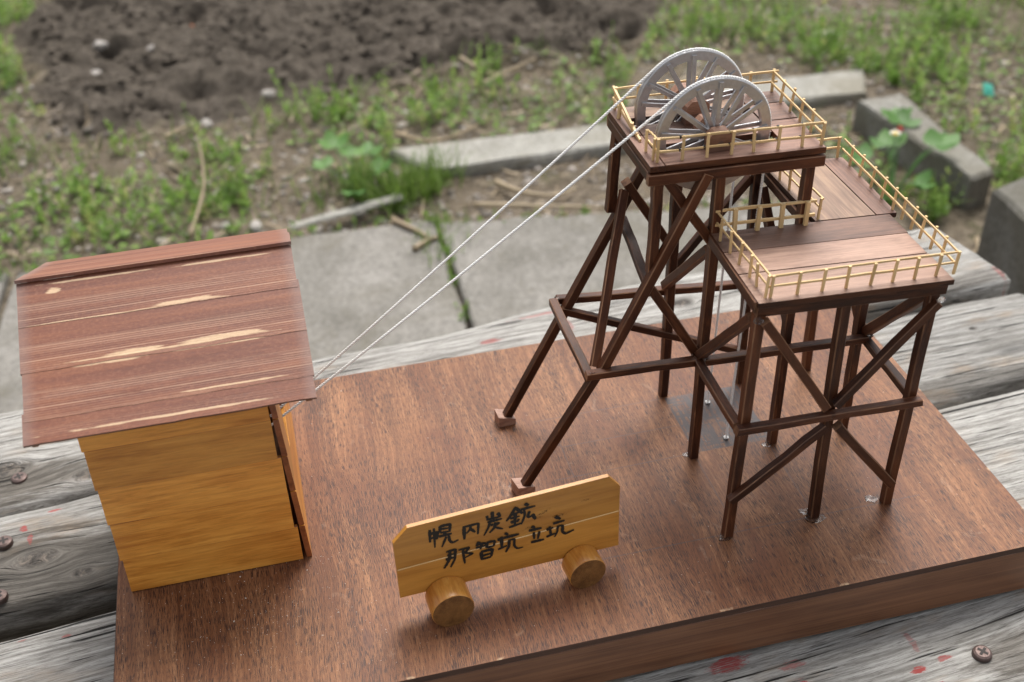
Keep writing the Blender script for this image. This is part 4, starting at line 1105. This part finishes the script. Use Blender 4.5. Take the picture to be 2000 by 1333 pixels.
for si, s in enumerate(STROKES):
    P = [Vector(p) for p in s]
    Q = []
    for a, b in zip(P, P[1:]):
        m_ = max(3, int((b - a).length / 0.5))
        for k in range(m_): Q.append(a.lerp(b, k / m_))
    Q.append(P[-1])
    for _ in range(2):
        Q = [Q[0]] + [(Q[i - 1] + Q[i] * 2 + Q[i + 1]) / 4 for i in range(1, len(Q) - 1)] + [Q[-1]]
    base = len(V)
    N = len(Q)
    z = (0.00010 + 0.000004 * si)
    for i, p in enumerate(Q):
        t_ = (Q[min(i + 1, N - 1)] - Q[max(i - 1, 0)]).normalized()
        f = i / (N - 1)
        w = (0.90 + 0.16 * math.sin(si * 1.7)) * (0.72 + 0.28 * min(1, f * 6)) * (1 - 0.45 * f ** 3) * (1 + random.uniform(-.12, .12))
        nn = Vector((-t_.y, t_.x))
        for sg in (1, -1):
            q = p + nn * w * sg
            V.append((q.x * mm, q.y * mm, z))
    for i in range(N - 1):
        F.append((base + 2 * i, base + 2 * i + 1, base + 2 * i + 3, base + 2 * i + 2))
lt = link('lettering', mesh('lettering', V, F, [M['ink']]), SG, smw)
lt['label'] = 'two rows of black brush-written characters'
# rubbed ink smears to the right of the lettering
def smear_mat():
    t = NT('ink_smear')
    v = t.coords(False)
    n = t.noise(t.scale(v, (700, 1400, 1)), 1.0, 4, 0.7)
    t.fin((0.05, 0.04, 0.03), 0.5)
    x, y, z = t.sep(v)
    d = t.math('SQRT', t.math('ADD', t.math('POWER', t.math('DIVIDE', x, 0.0055), 2.0), t.math('POWER', t.math('DIVIDE', y, 0.0016), 2.0)))
    a = t.math('MULTIPLY', t.smooth(d, 1.0, 0.2), t.smooth(n, 0.45, 0.68))
    t.l(a, t.b.inputs['Alpha'])
    return t.mat
sm = smear_mat()
for (cx, cy, a, s) in ((77.5, 50.5, 0.5, 1.1), (86.5, 46.2, 0.05, 1.0), (70.5, 42.5, 0.15, 0.7), (101, 52.5, 0.05, 0.7), (75.0, 48.0, 0.1, 0.6)):
    V = [(-.0055, -.0016, 0), (.0055, -.0016, 0), (.0055, .0016, 0), (-.0055, .0016, 0)]
    link('ink_smear', mesh('smear', V, [(0, 1, 2, 3)], [sm]), SG, smw @ Matrix.Translation((cx * mm, cy * mm, 0.00006)) @ Matrix.Rotation(a, 4, 'Z') @ Matrix.Scale(s, 4))
def dowel(sx, rad, L, yaw):
    n = 40
    V, F, I = [], [], []
    for (h, rr) in ((0.0, rad * 0.985), (0.0008, rad), (L - 0.0006, rad), (L, rad * 0.97)):
        for i in range(n):
            a = 2 * math.pi * i / n + math.pi / 2
            x, z = math.cos(a) * rr, math.sin(a) * rr
            z = max(z, -rad * 0.93) + rad * 0.93
            V.append((h, x, z + random.uniform(-1, 1) * 0.0001))
    for k in range(3):
        for i in range(n):
            F.append((k * n + i, k * n + (i + 1) % n, (k + 1) * n + (i + 1) % n, (k + 1) * n + i)); I.append(0)
    F.append(tuple(range(n))[::-1]); I.append(0)
    F.append(tuple(range(3 * n, 4 * n))); I.append(1)
    p = smw @ Vector((sx * mm, 0, 0.0001))
    d = Matrix.Rotation(yaw, 3, 'Z') @ nv
    y = Vector((0, 0, 1)).cross(d)
    m = Matrix((d, y, Vector((0, 0, 1)))).transposed().to_4x4(); m.translation = (p.x, p.y, 0.0002)
    o = link('support_dowel', mesh('dowel', V, F, [M['dowel'], M['dowel_end']], I), SG, m)
    o.data.polygons.foreach_set('use_smooth', [len(p.vertices) == 4 for p in o.data.polygons])
dowel(24.2, 0.0113, 0.0142, 0.03); dowel(98.0, 0.0104, 0.0118, 0.06)

# ------------------------------------------------------------------ sawdust on the board
def crumbs(n, sampler, zf, r0, r1, name, mat, label, cat):
    V, F, A = [], [], []
    for i in range(n):
        x, y = sampler()
        r = random.uniform(r0, r1) * (2.2 if random.random() < 0.06 else 1)
        z = zf(x, y)
        b = len(V)
        a = random.random() * 6.28
        e = random.uniform(1, 2.2)
        for dx, dy, dz in ((e, 0, .3), (-.5, .8, .3), (-.5, -.8, .3), (0, 0, 1.0)):
            V.append((x + r * (dx * math.cos(a) - dy * math.sin(a)), y + r * (dx * math.sin(a) + dy * math.cos(a)), z + r * dz - r * .1))
        F += [(b, b + 1, b + 3), (b + 1, b + 2, b + 3), (b + 2, b, b + 3), (b, b + 2, b + 1)]
    o = link(name, mesh(name, V, F, mat))
    return tag(o, label, cat, kind='stuff')
def dust():
    q = random.random()
    if q < 0.55:
        return min(max(random.gauss(0.075, 0.035), 0.004), 0.49), min(max(random.gauss(0.065, 0.022), 0.003), 0.094)
    if q < 0.8:
        return random.uniform(0.006, 0.496), random.uniform(0.004, 0.094)
    return random.uniform(0.11, 0.49), random.uniform(0.1, 0.25)
crumbs(520, dust, lambda x, y: 0.0, 0.00010, 0.00026, 'sawdust', M['sawdust'], 'white sawdust specks scattered on the brown board', 'sawdust')

# ------------------------------------------------------------------ garden: clods, gravel, litter
def scatter_rocks(name, n, sampler, r0, r1, mat, label, cat, flat=0.7, smooth=True):
    # one 42-vertex lump, deformed per piece
    import bmesh
    bm = bmesh.new(); bmesh.ops.create_icosphere(bm, subdivisions=1, radius=1)
    bv = np.array([v.co[:] for v in bm.verts]); bf = [[v.index for v in f.verts] for f in bm.faces]; bm.free()
    V, F, T = [], [], []
    pts = np.array([sampler() for _ in range(n)])
    zz = gheight(pts[:, 0], pts[:, 1])
    for i in range(n):
        r = r0 + (r1 - r0) * random.random() ** 2.5
        s = np.array([random.uniform(.8, 1.4), random.uniform(.7, 1.2), random.uniform(.5, .9) * flat])
        d = bv * (1 + rng.normal(0, 0.2, (len(bv), 1))) * s * r
        a = random.random() * 6.28
        c, sn = math.cos(a), math.sin(a)
        d = np.stack([d[:, 0] * c - d[:, 1] * sn, d[:, 0] * sn + d[:, 1] * c, d[:, 2]], 1) + np.array([pts[i, 0], pts[i, 1], zz[i] + r * 0.05])
        b = len(V)
        V += d.tolist()
        F += [[q + b for q in f] for f in bf]
        T += [random.random()] * len(bv)
    me = mesh(name, V, F, mat, None, smooth)
    attr(me, 'tone', T)
    return tag(link(name, me), label, cat, kind='stuff')
def pool(x0, x1, y0, y1, test, n=60000):
    x = rng.uniform(x0, x1, n); y = rng.uniform(y0, y1, n)
    k = test(x, y)
    P = np.stack([x[k], y[k]], 1).tolist()
    it = iter(P)
    return lambda: next(it)
s_till = pool(-0.5, 1.2, 1.75, 2.9, lambda x, y: inpoly(x, y, TILL) & (fbm(x * 6, y * 6, 3) > 0.42))
s_bare = pool(-0.6, 1.7, 1.05, 2.3, lambda x, y: ~inpoly(x, y, TILL) & (y > 1.30 - 0.12 * (x - 0.1)))
scatter_rocks('soil_clods', 4600, s_till, 0.002, 0.011, M['clod'], 'dark crumbled clods over the tilled soil', 'soil', 0.8, False)
scatter_rocks('gravel', 5200, s_bare, 0.0018, 0.009, M['pebble'], 'small pale gravel strewn over the bare earth', 'gravel', 0.7)
def grit():
    return random.uniform(-0.5, 0.95), random.uniform(0.78, 1.32)
scatter_rocks('slab_grit', 1100, lambda: ((lambda x: (x, (1.29 if x < .36 else 1.258 - .16 * (x - .37)) + random.gauss(0, 0.03)))(random.uniform(-0.4, 1.0)) if random.random() < .7 else (0.362 + random.gauss(0, .02), random.uniform(.78, 1.26))), 0.002, 0.008, M['pebble'], 'grit and crumbs along the edge of the paving', 'gravel')

def blades(name, specs, mat, label, cat, kind='stuff', parent=None):
    """specs: list of (x, y, z, height, lean, azimuth, width, tone, curl) ribbons"""
    V, F, T = [], [], []
    for (x, y, z, h, ln, az, w, tn, curl) in specs:
        b = len(V)
        n = 5
        dx, dy = math.cos(az), math.sin(az)
        for i in range(n):
            f = i / (n - 1)
            out = ln * f + curl * f * f
            zz = z + h * (f - 0.35 * curl * f * f / max(h, 1e-4))
            ww = w * (1 - f ** 1.6) + 0.0002
            for s in (-1, 1):
                V.append((x + dx * out - dy * ww * s, y + dy * out + dx * ww * s, zz)); T.append(min(max(tn + 0.25 * (f - .5), 0), 1))
        for i in range(n - 1):
            F.append((b + 2 * i, b + 2 * i + 1, b + 2 * i + 3, b + 2 * i + 2))
    me = mesh(name, V, F, mat, None, True)
    attr(me, 'tone', T)
    return tag(link(name, me, parent), label, cat, kind=kind)

# litter of dry straw lying flat
def litter():
    V, F, T = [], [], []
    for i in range(1500):
        x, y = s_bare()
        l = random.uniform(0.015, 0.07); a = random.random() * 6.28; cv = random.gauss(0, 0.6)
        w = random.uniform(0.0005, 0.0018)
        pts = []
        for k in range(5):
            pts.append((x, y)); a += cv / 4; x += math.cos(a) * l / 4; y += math.sin(a) * l / 4
        P = np.array(pts); z = gheight(P[:, 0], P[:, 1]) + random.uniform(0.002, 0.008)
        b = len(V); tn = random.random()
        for k in range(5):
            for s in (-1, 1):
                V.append((P[k, 0] - math.sin(a) * w * s, P[k, 1] + math.cos(a) * w * s, z[k] + 0.0006 * s)); T.append(tn)
        for k in range(4): F.append((b + 2 * k, b + 2 * k + 1, b + 2 * k + 3, b + 2 * k + 2))
    me = mesh('straw_litter', V, F, M['dry']); attr(me, 'tone', T)
    tag(link('straw_litter', me), 'dry straw and stalk litter on the earth', 'straw', kind='stuff')
litter()

# weeds: sprigs of small leaves, thick on the right and along the left edge
def sprig(V, F, T, x, y, z, h, nl, ls, tone, spread=1.0):
    ang = random.random() * 6.28
    lx, ly = random.gauss(0, 0.18) * h, random.gauss(0, 0.18) * h
    b = len(V)
    # stem
    for f in (0, 1):
        for s in (-1, 1):
            V.append((x + lx * f + 0.0006 * s, y + ly * f, z + h * f)); T.append(tone * 0.8)
    F.append((b, b + 1, b + 3, b + 2))
    for i in range(nl):
        f = (i + random.random()) / nl
        f = 0.12 + 0.88 * f
        px, py, pz = x + lx * f, y + ly * f, z + h * f
        ang += 2.4 + random.gauss(0, .3)
        up = random.uniform(-0.1, 0.8) + 0.4 * f
        l = ls * (1.15 - 0.55 * f) * random.uniform(.7, 1.25) * spread
        w = l * random.uniform(0.22, 0.36)
        d = Vector((math.cos(ang) * math.cos(up), math.sin(ang) * math.cos(up), math.sin(up)))
        s = Vector((-math.sin(ang), math.cos(ang), 0))
        u = d.cross(s) * -1
        p = Vector((px, py, pz))
        b = len(V)
        V += [p, p + d * l * .5 + s * w + u * l * .06, p + d * l - u * l * .12, p + d * l * .5 - s * w + u * l * .06, p + d * l * .5 - u * l * .02]
        tt = min(max(tone + random.gauss(0, .1), 0), 1)
        T += [tt] * 5
        F += [(b, b + 1, b + 4), (b + 1, b + 2, b + 4), (b + 2, b + 3, b + 4), (b + 3, b, b + 4)]
AREAS = [
    ([(-0.95, 2.95), (-0.348, 2.779), (-0.368, 2.416), (-0.39, 2.294), (-0.352, 2.107), (-0.318, 1.939), (-0.271, 1.829), (-0.259, 1.651), (-0.6, 1.45)], 340, 0.055, 0.66),
    ([(-0.6, 1.70), (-0.135, 1.732), (0.166, 1.758), (0.182, 1.351), (0.128, 1.323), (-0.5, 1.28)], 150, 0.042, 0.62),
    ([(0.168, 1.781), (0.337, 1.831), (0.355, 1.554), (0.18, 1.334)], 46, 0.045, 0.64),
    ([(0.336, 1.818), (0.661, 1.926), (0.917, 1.862), (0.783, 1.561), (0.559, 1.515), (0.376, 1.569)], 80, 0.050, 0.6),
    ([(0.90, 1.85), (1.10, 2.10), (1.25, 2.75), (2.3, 2.3), (1.75, 1.20), (1.318, 1.10), (1.364, 1.559), (1.164, 1.728)], 950, 0.056, 0.6),
    ([(1.043, 1.48), (1.180, 1.40), (1.21, 1.095), (1.15, 1.04), (0.976, 1.308)], 34, 0.034, 0.6),
]
V, F, T = [], [], []
for poly, cnt, hh_, tn in AREAS:
    a = np.array(poly)
    lo, hi = a.min(0), a.max(0)
    pts = []
    while len(pts) < cnt:
        x, y = random.uniform(lo[0], hi[0]), random.uniform(lo[1], hi[1])
        dens = float(fbm(np.array(x * 5.5), np.array(y * 5.5), 3))
        if dens < 0.46 + 0.2 * random.random(): continue
        if not inpoly(np.array([x]), np.array([y]), poly)[0]: continue
        pts.append((x, y))
    P = np.array(pts); Z = gheight(P[:, 0], P[:, 1])
    for (x, y), z in zip(pts, Z):
        sprig(V, F, T, x, y, z - 0.002, hh_ * random.choice((.35, .5, .7, .9, 1.1, 1.5, 2.0)) * random.uniform(.8, 1.2), random.randint(6, 15), random.uniform(.009, .019), min(max(random.gauss(tn, .20), 0), 1))
me = mesh('ground_weeds', V, F, M['weed'])
attr(me, 'tone', T)
tag(link('ground_weeds', me), 'green sprigs of small-leaved weeds round the soil bed', 'weeds', kind='stuff')

# low creeping leaves between the sprigs
V, F, T = [], [], []
for i in range(3400):
    while True:
        poly, cnt, hh_, tn = random.choices(AREAS, weights=[3, 1.3, .6, .9, 9, .5])[0]
        a = np.array(poly); lo, hi = a.min(0), a.max(0)
        x, y = random.uniform(lo[0], hi[0]), random.uniform(lo[1], hi[1])
        if inpoly(np.array([x]), np.array([y]), poly)[0] and float(fbm(np.array(x * 6 + 40), np.array(y * 6), 3)) > 0.47: break
    V.append((x, y))
P = np.array(V); Z = gheight(P[:, 0], P[:, 1]); V = []
for (x, y), z in zip(P, Z):
    ang = random.random() * 6.28; up = random.uniform(-.2, .6); l = random.uniform(.008, .022); w = l * random.uniform(.25, .45)
    d = Vector((math.cos(ang) * math.cos(up), math.sin(ang) * math.cos(up), math.sin(up))); s = Vector((-math.sin(ang), math.cos(ang), 0)); p = Vector((x, y, z + random.uniform(.002, .02)))
    b = len(V)
    V += [p, p + d * l * .5 + s * w, p + d * l, p + d * l * .5 - s * w]
    F.append((b, b + 1, b + 2, b + 3)); T += [min(max(random.gauss(.45, .22), 0), 1)] * 4
me = mesh('creeping_leaves', V, F, M['weed']); attr(me, 'tone', T)
tag(link('creeping_leaves', me), 'low creeping leaves covering the earth between the weeds', 'weeds', kind='stuff')

# thin grass blades and pale stems mixed through the weeds
sp = []
for poly, cnt, hh_, tn in AREAS:
    a = np.array(poly); lo, hi = a.min(0), a.max(0)
    x = rng.uniform(lo[0], hi[0], 6000); y = rng.uniform(lo[1], hi[1], 6000)
    k = inpoly(x, y, poly) & (fbm(x * 7 + 11, y * 7 + 5, 3) > 0.47)
    x, y = x[k][:cnt * 2], y[k][:cnt * 2]
    for px, py, pz in zip(x, y, gheight(x, y)):
        h = random.uniform(.02, .085)
        sp.append((px, py, pz - .003, h, random.uniform(0, .5) * h, random.random() * 6.28, random.uniform(.0005, .0014), random.random(), random.uniform(0, .7) * h))
blades('grass_blades', sp, M['grass'], 'thin single grass blades among the weeds', 'grass')
# moss and seedlings along the slab joint and the far edge of the paving
V, F, T = [], [], []
for i in range(240):
    if i < 70: f = random.choice((.12, .2, .45, .62, .8, .95)) + random.gauss(0, .03); x, y = 0.352 + 0.02 * f + random.gauss(0, .006), 0.80 + 0.47 * f
    else: x = random.uniform(-0.45, 0.95); y = (1.30 if x < .36 else 1.268 - .16 * (x - .37)) + random.gauss(0, .012)
    sprig(V, F, T, x, y, ZG + .002, random.uniform(.006, .022), random.randint(4, 8), random.uniform(.005, .010), min(max(random.gauss(.5, .25), 0), 1))
me = mesh('joint_moss', V, F, M['weed']); attr(me, 'tone', T)
tag(link('joint_moss', me), 'moss and seedlings in the joint and rim of the paving', 'moss', kind='stuff')

# grass tufts, each a thing
def tuft(pts, n, h, label):
    sp = []
    cx = sum(p[0] for p in pts) / len(pts); cy = sum(p[1] for p in pts) / len(pts)
    for i in range(n):
        q = random.choice(pts)
        x, y = q[0] + random.gauss(0, .022), q[1] + random.gauss(0, .018)
        z = float(gheight(np.array([x]), np.array([y]))[0]) - 0.004
        sp.append((x, y, z, h * random.uniform(.45, 1.2), random.uniform(0, .35) * h, random.random() * 6.28, random.uniform(.0008, .0018), random.random(), random.uniform(0, .5) * h))
    return tag(blades('grass_tuft', sp, M['grass'], label, 'grass', kind=None), group='grass tufts by the paving')
tuft([(0.263, 1.438), (0.295, 1.41), (0.343, 1.39), (0.375, 1.406), (0.315, 1.375), (0.345, 1.43), (0.40, 1.43)], 480, 0.075, 'wide fresh green grass tuft in front of the long concrete kerb')
tuft([(0.365, 1.213), (0.380, 1.264), (0.372, 1.24), (0.352, 1.168), (0.360, 1.19)], 170, 0.05, 'narrow grass tuft growing out of the paving joint')
tuft([(0.30, 0.905), (0.24, 0.895), (0.20, 0.885)], 90, 0.035, 'low grass strip along the paving just behind the table edge')
tuft([(-0.40, 0.87), (-0.36, 0.86)], 90, 0.04, 'low grass by the paving to the left of the hut')

# broad-leaved plants
def leaf_geo(V, F, T, base, d, s, L, Wd, tone, fold=0.25, droop=0.3):
    n = 9
    u = s.cross(d).normalized()
    b = len(V)
    for i in range(n):
        f = i / (n - 1)
        w = Wd * math.sin(math.pi * min(f * 0.93 + 0.05, 1)) ** 0.75
        if i % 2: w *= 1.08
        c = base + d * L * f - u * (droop * L * f * f)
        V += [c + s * w + u * fold * w, c, c - s * w + u * fold * w]
        T += [tone, max(0, tone - .12), tone]
    for i in range(n - 1):
        F += [(b + 3 * i, b + 3 * i + 1, b + 3 * i + 4, b + 3 * i + 3), (b + 3 * i + 1, b + 3 * i + 2, b + 3 * i + 5, b + 3 * i + 4)]
def broad_plant(name, x, y, stems, label, cat):
    z = float(gheight(np.array([x]), np.array([y]))[0])
    root = thing(name, (x, y, z), label, cat)
    for (dx, dy, h, L, tone, nl) in stems:
        V, F, T = [], [], []
        az = math.atan2(dy, dx)
        tip = Vector((x + dx, y + dy, ZG + h))
        b0 = Vector((x, y, z - 0.003))
        path = [b0.lerp(tip, f) + Vector((0, 0, 0.25 * h * math.sin(math.pi * f))) for f in np.linspace(0, 1, 7)]
        V0, F0 = tube_geo(path, [0.0022 - 0.0010 * f for f in np.linspace(0, 1, 7)], 6)
        me = mesh('stem', V0, F0, M['broad'], None, True); attr(me, 'tone', [0.35] * len(V0))
        so = link('stem', me, root)
        for k in range(nl):
            a2 = az + (k - (nl - 1) / 2) * (1.15 if nl <= 3 else 0.9)
            d = Vector((math.cos(a2), math.sin(a2), random.uniform(-.05, .35))).normalized()
            s = Vector((-math.sin(a2), math.cos(a2), 0))
            leaf_geo(V, F, T, tip, d, s, L * random.uniform(.85, 1.1), L * 0.40, min(1, max(0, tone + random.gauss(0, .1))), random.uniform(.12, .3), random.uniform(.05, .35))
        me = mesh('leaf', V, F, M['broad'], None, True); attr(me, 'tone', T)
        link('leaf', me, root)
    return root
broad_plant('leafy_plant', 0.258, 1.425, [(-.022, .100, .045, .034, .75, 3), (.027, .066, .042, .032, .65, 3), (.040, .006, .035, .032, .6, 3), (-.008, -.052, .030, .026, .5, 3), (-.045, .045, .038, .028, .7, 3), (0.0, .03, .06, .026, .8, 3)], 'bright green broad-leaved plant left of the grass tuft', 'plant')
st = broad_plant('strawberry_plant', 1.125, 1.145, [(.082, .020, .080, .044, .55, 3), (.090, .040, .075, .030, .5, 1), (-.034, .047, .060, .034, .45, 3), (.092, .150, .062, .036, .5, 3), (-.095, .010, .050, .036, .4, 3), (.02, -.03, .045, .032, .4, 3), (.03, .085, .060, .036, .5, 3), (-.05, -.04, .035, .030, .35, 3), (.105, .19, .055, .032, .55, 3)], 'strawberry plant with a white flower beside the slanting kerb', 'plant')
fx, fy, fz = 1.162, 1.225, ZG + 0.078
V, F = [], []
for k in range(5):
    a = k * 1.2566
    d = Vector((math.cos(a), math.sin(a) * .8 - .1, .55)).normalized(); s = Vector((-math.sin(a), math.cos(a), 0))
    T_ = []
    leaf_geo(V, F, T_, Vector((fx, fy, fz)), d, s, .011, .006, .5, .1, .1)
link('flower_petals', mesh('petals', V, F, M['petal'], None, True), st)
link('flower_heart', rock_mesh('heart', .0042, M['yellow'], (1, 1, .6), 3), st, Matrix.Translation((fx, fy - .002, fz + .004)))
link('berry', rock_mesh('berry', .0050, M['berry'], (1, 1, 1.2), 5), st, Matrix.Translation((fx + .016, fy + .012, fz + .004)))
V0, F0 = tube_geo([(1.125, 1.145, ZG), (1.14, 1.19, ZG + .05), (fx, fy, fz)], .0012, 5)
me = mesh('flower_stem', V0, F0, M['broad']); attr(me, 'tone', [.4] * len(V0)); link('flower_stem', me, st)
for q, w in (((fx, fy, fz + .002), .0),):
    V0, F0 = tube_geo([(1.14, 1.19, ZG + .05), (fx + .01, fy + .005, fz - .004), (fx + .016, fy + .012, fz + .001)], .0009, 5)
    me = mesh('berry_stem', V0, F0, M['broad']); attr(me, 'tone', [.4] * len(V0)); link('berry_stem', me, st)

# stones one can pick out
STONES = [(-0.195, 2.179, .013, 'round pale stone beside the dark hollow in the soil'), (-0.205, 2.076, .014, 'oblong white stone lying on the tilled soil'), (-0.246, 2.545, .013, 'pale stone near the top edge by the left weeds'),
          (0.14, 1.852, .012, 'pinkish pale stone at the near rim of the tilled soil'), (0.014, 1.772, .011, 'pale stone amid the weeds left of centre, below the soil'), (1.335, 1.829, .022, 'largest pale stone among the weeds at upper right'),
          (1.08, 1.35, .020, 'rounded pale stone between the flat kerb and the strawberry plant'), (0.803, 1.12, .014, 'white stone seen through the headframe legs'), (-0.089, 2.141, .008, 'tiny grey stone in the middle of the soil'),
          (0.08, 1.363, .011, 'brown pebble left of the whitish lath'), (0.255, 1.365, .011, 'pale pebble just behind the whitish lath'), (0.031, 1.377, .009, 'small pebble behind the hut roof ridge')]
for i, (x, y, r, lb) in enumerate(STONES):
    z = float(gheight(np.array([x]), np.array([y]))[0])
    o = link('stone', rock_mesh('stone', r, M['stone'], (1.25, .85, .75), 20 + i), None, Matrix.Translation((x, y, z + r * .35)) @ Matrix.Rotation(i * 1.3, 4, 'Z'))
    tag(o, lb, 'stone', 'loose stones in the garden')
z = float(gheight(np.array([-0.007]), np.array([2.31]))[0])
tag(link('clay_shard', rock_mesh('shard', .010, M['orange'], (1.2, .8, .5), 61), None, Matrix.Translation((-0.007, 2.31, z + .006))), 'small orange clay shard on the dark soil', 'shard')
z = float(gheight(np.array([1.48]), np.array([1.43]))[0])
V = [(-.02, -.012, .03), (.018, -.016, .022), (.024, .012, .048), (-.008, .02, .058), (.004, 0, .044), (-.02, -.012, .0315), (.018, -.016, .0235), (.024, .012, .0495), (-.008, .02, .0595), (.004, 0, .0455)]
tag(link('plastic_scrap', mesh('scrap', V, [(0, 1, 4), (1, 2, 4), (2, 3, 4), (3, 0, 4), (6, 5, 9), (7, 6, 9), (8, 7, 9), (5, 8, 9), (0, 5, 6, 1), (1, 6, 7, 2), (2, 7, 8, 3), (3, 8, 5, 0)], M['teal']), None, Matrix.Translation((1.48, 1.43, z + .012)) @ Matrix.Scale(0.6, 4)), 'scrap of teal plastic caught in the weeds at right', 'plastic scrap')

# dry stalks
STALKS = [([(-0.027, 1.342, .015), (0.004, 1.45, .05), (0.006, 1.545, .085)], .0042, 'curved dry stalk leaning up behind the hut roof'),
          ([(0.55, 1.931, .02), (0.60, 1.862, .012), (0.655, 1.852, .015)], .0045, 'bent dry stem on the earth below the soil bed, upper of the pair'),
          ([(0.573, 1.812, .012), (0.62, 1.84, .016), (0.70, 1.875, .012)], .004, 'straight dry stem crossing the bent one'),
          ([(0.36, 1.635, .01), (0.41, 1.575, .014), (0.46, 1.58, .016), (0.515, 1.612, .012)], .0045, 'forked dry twig behind the long kerb'),
          ([(0.50, 1.39, .012), (0.53, 1.33, .02), (0.58, 1.31, .016), (0.63, 1.335, .01)], .005, 'curled dry root in front of the long kerb'),
          ([(0.44, 1.297, .014), (0.55, 1.26, .016), (0.645, 1.226, .014)], .0045, 'long straight twig along the back of the paving'),
          ([(0.300, 1.285, .016), (0.335, 1.235, .018), (0.345, 1.215, .016)], .005, 'short dry twig on the paving next to the joint'),
          ([(0.318, 1.185, .014), (0.345, 1.205, .018), (0.362, 1.21, .016)], .0055, 'dry curled leaf stalk lying on the left slab'),
          ([(1.19, 0.99, .01), (1.16, 0.95, .015), (1.10, 0.96, .012), (1.09, 1.0, .012)], .004, 'looped dry root before the slanting kerb'),
          ([(-0.065, 1.728, .012), (-0.035, 1.75, .018), (-0.008, 1.768, .014)], .004, 'short dry stem among the left weeds')]
for pts, r, lb in STALKS:
    P = [Vector((a, b, float(gheight(np.array([a]), np.array([b]))[0]) + h)) for a, b, h in pts]
    if 'slab' in lb or 'paving' in lb: P = [Vector((p.x, p.y, max(p.z, ZG + .018))) for p in P]
    Q = []
    for i in range(len(P) - 1):
        p0, p1, p2, p3 = P[max(i - 1, 0)], P[i], P[i + 1], P[min(i + 2, len(P) - 1)]
        for k in range(6):
            f = k / 6
            Q.append(0.5 * ((2 * p1) + (p2 - p0) * f + (2 * p0 - 5 * p1 + 4 * p2 - p3) * f * f + (-p0 + 3 * p1 - 3 * p2 + p3) * f ** 3))
    Q.append(P[-1])
    rr = [r * (1 - 0.55 * i / len(Q)) * random.uniform(.85, 1.15) for i in range(len(Q))]
    V0, F0 = tube_geo(Q, rr, 7)
    me = mesh('dry_stalk', V0, F0, M['dry'], None, True); attr(me, 'tone', [random.uniform(.5, 1)] * len(V0))
    tag(link('dry_stalk', me), lb, 'dry stalk', 'dry stalks on the ground')
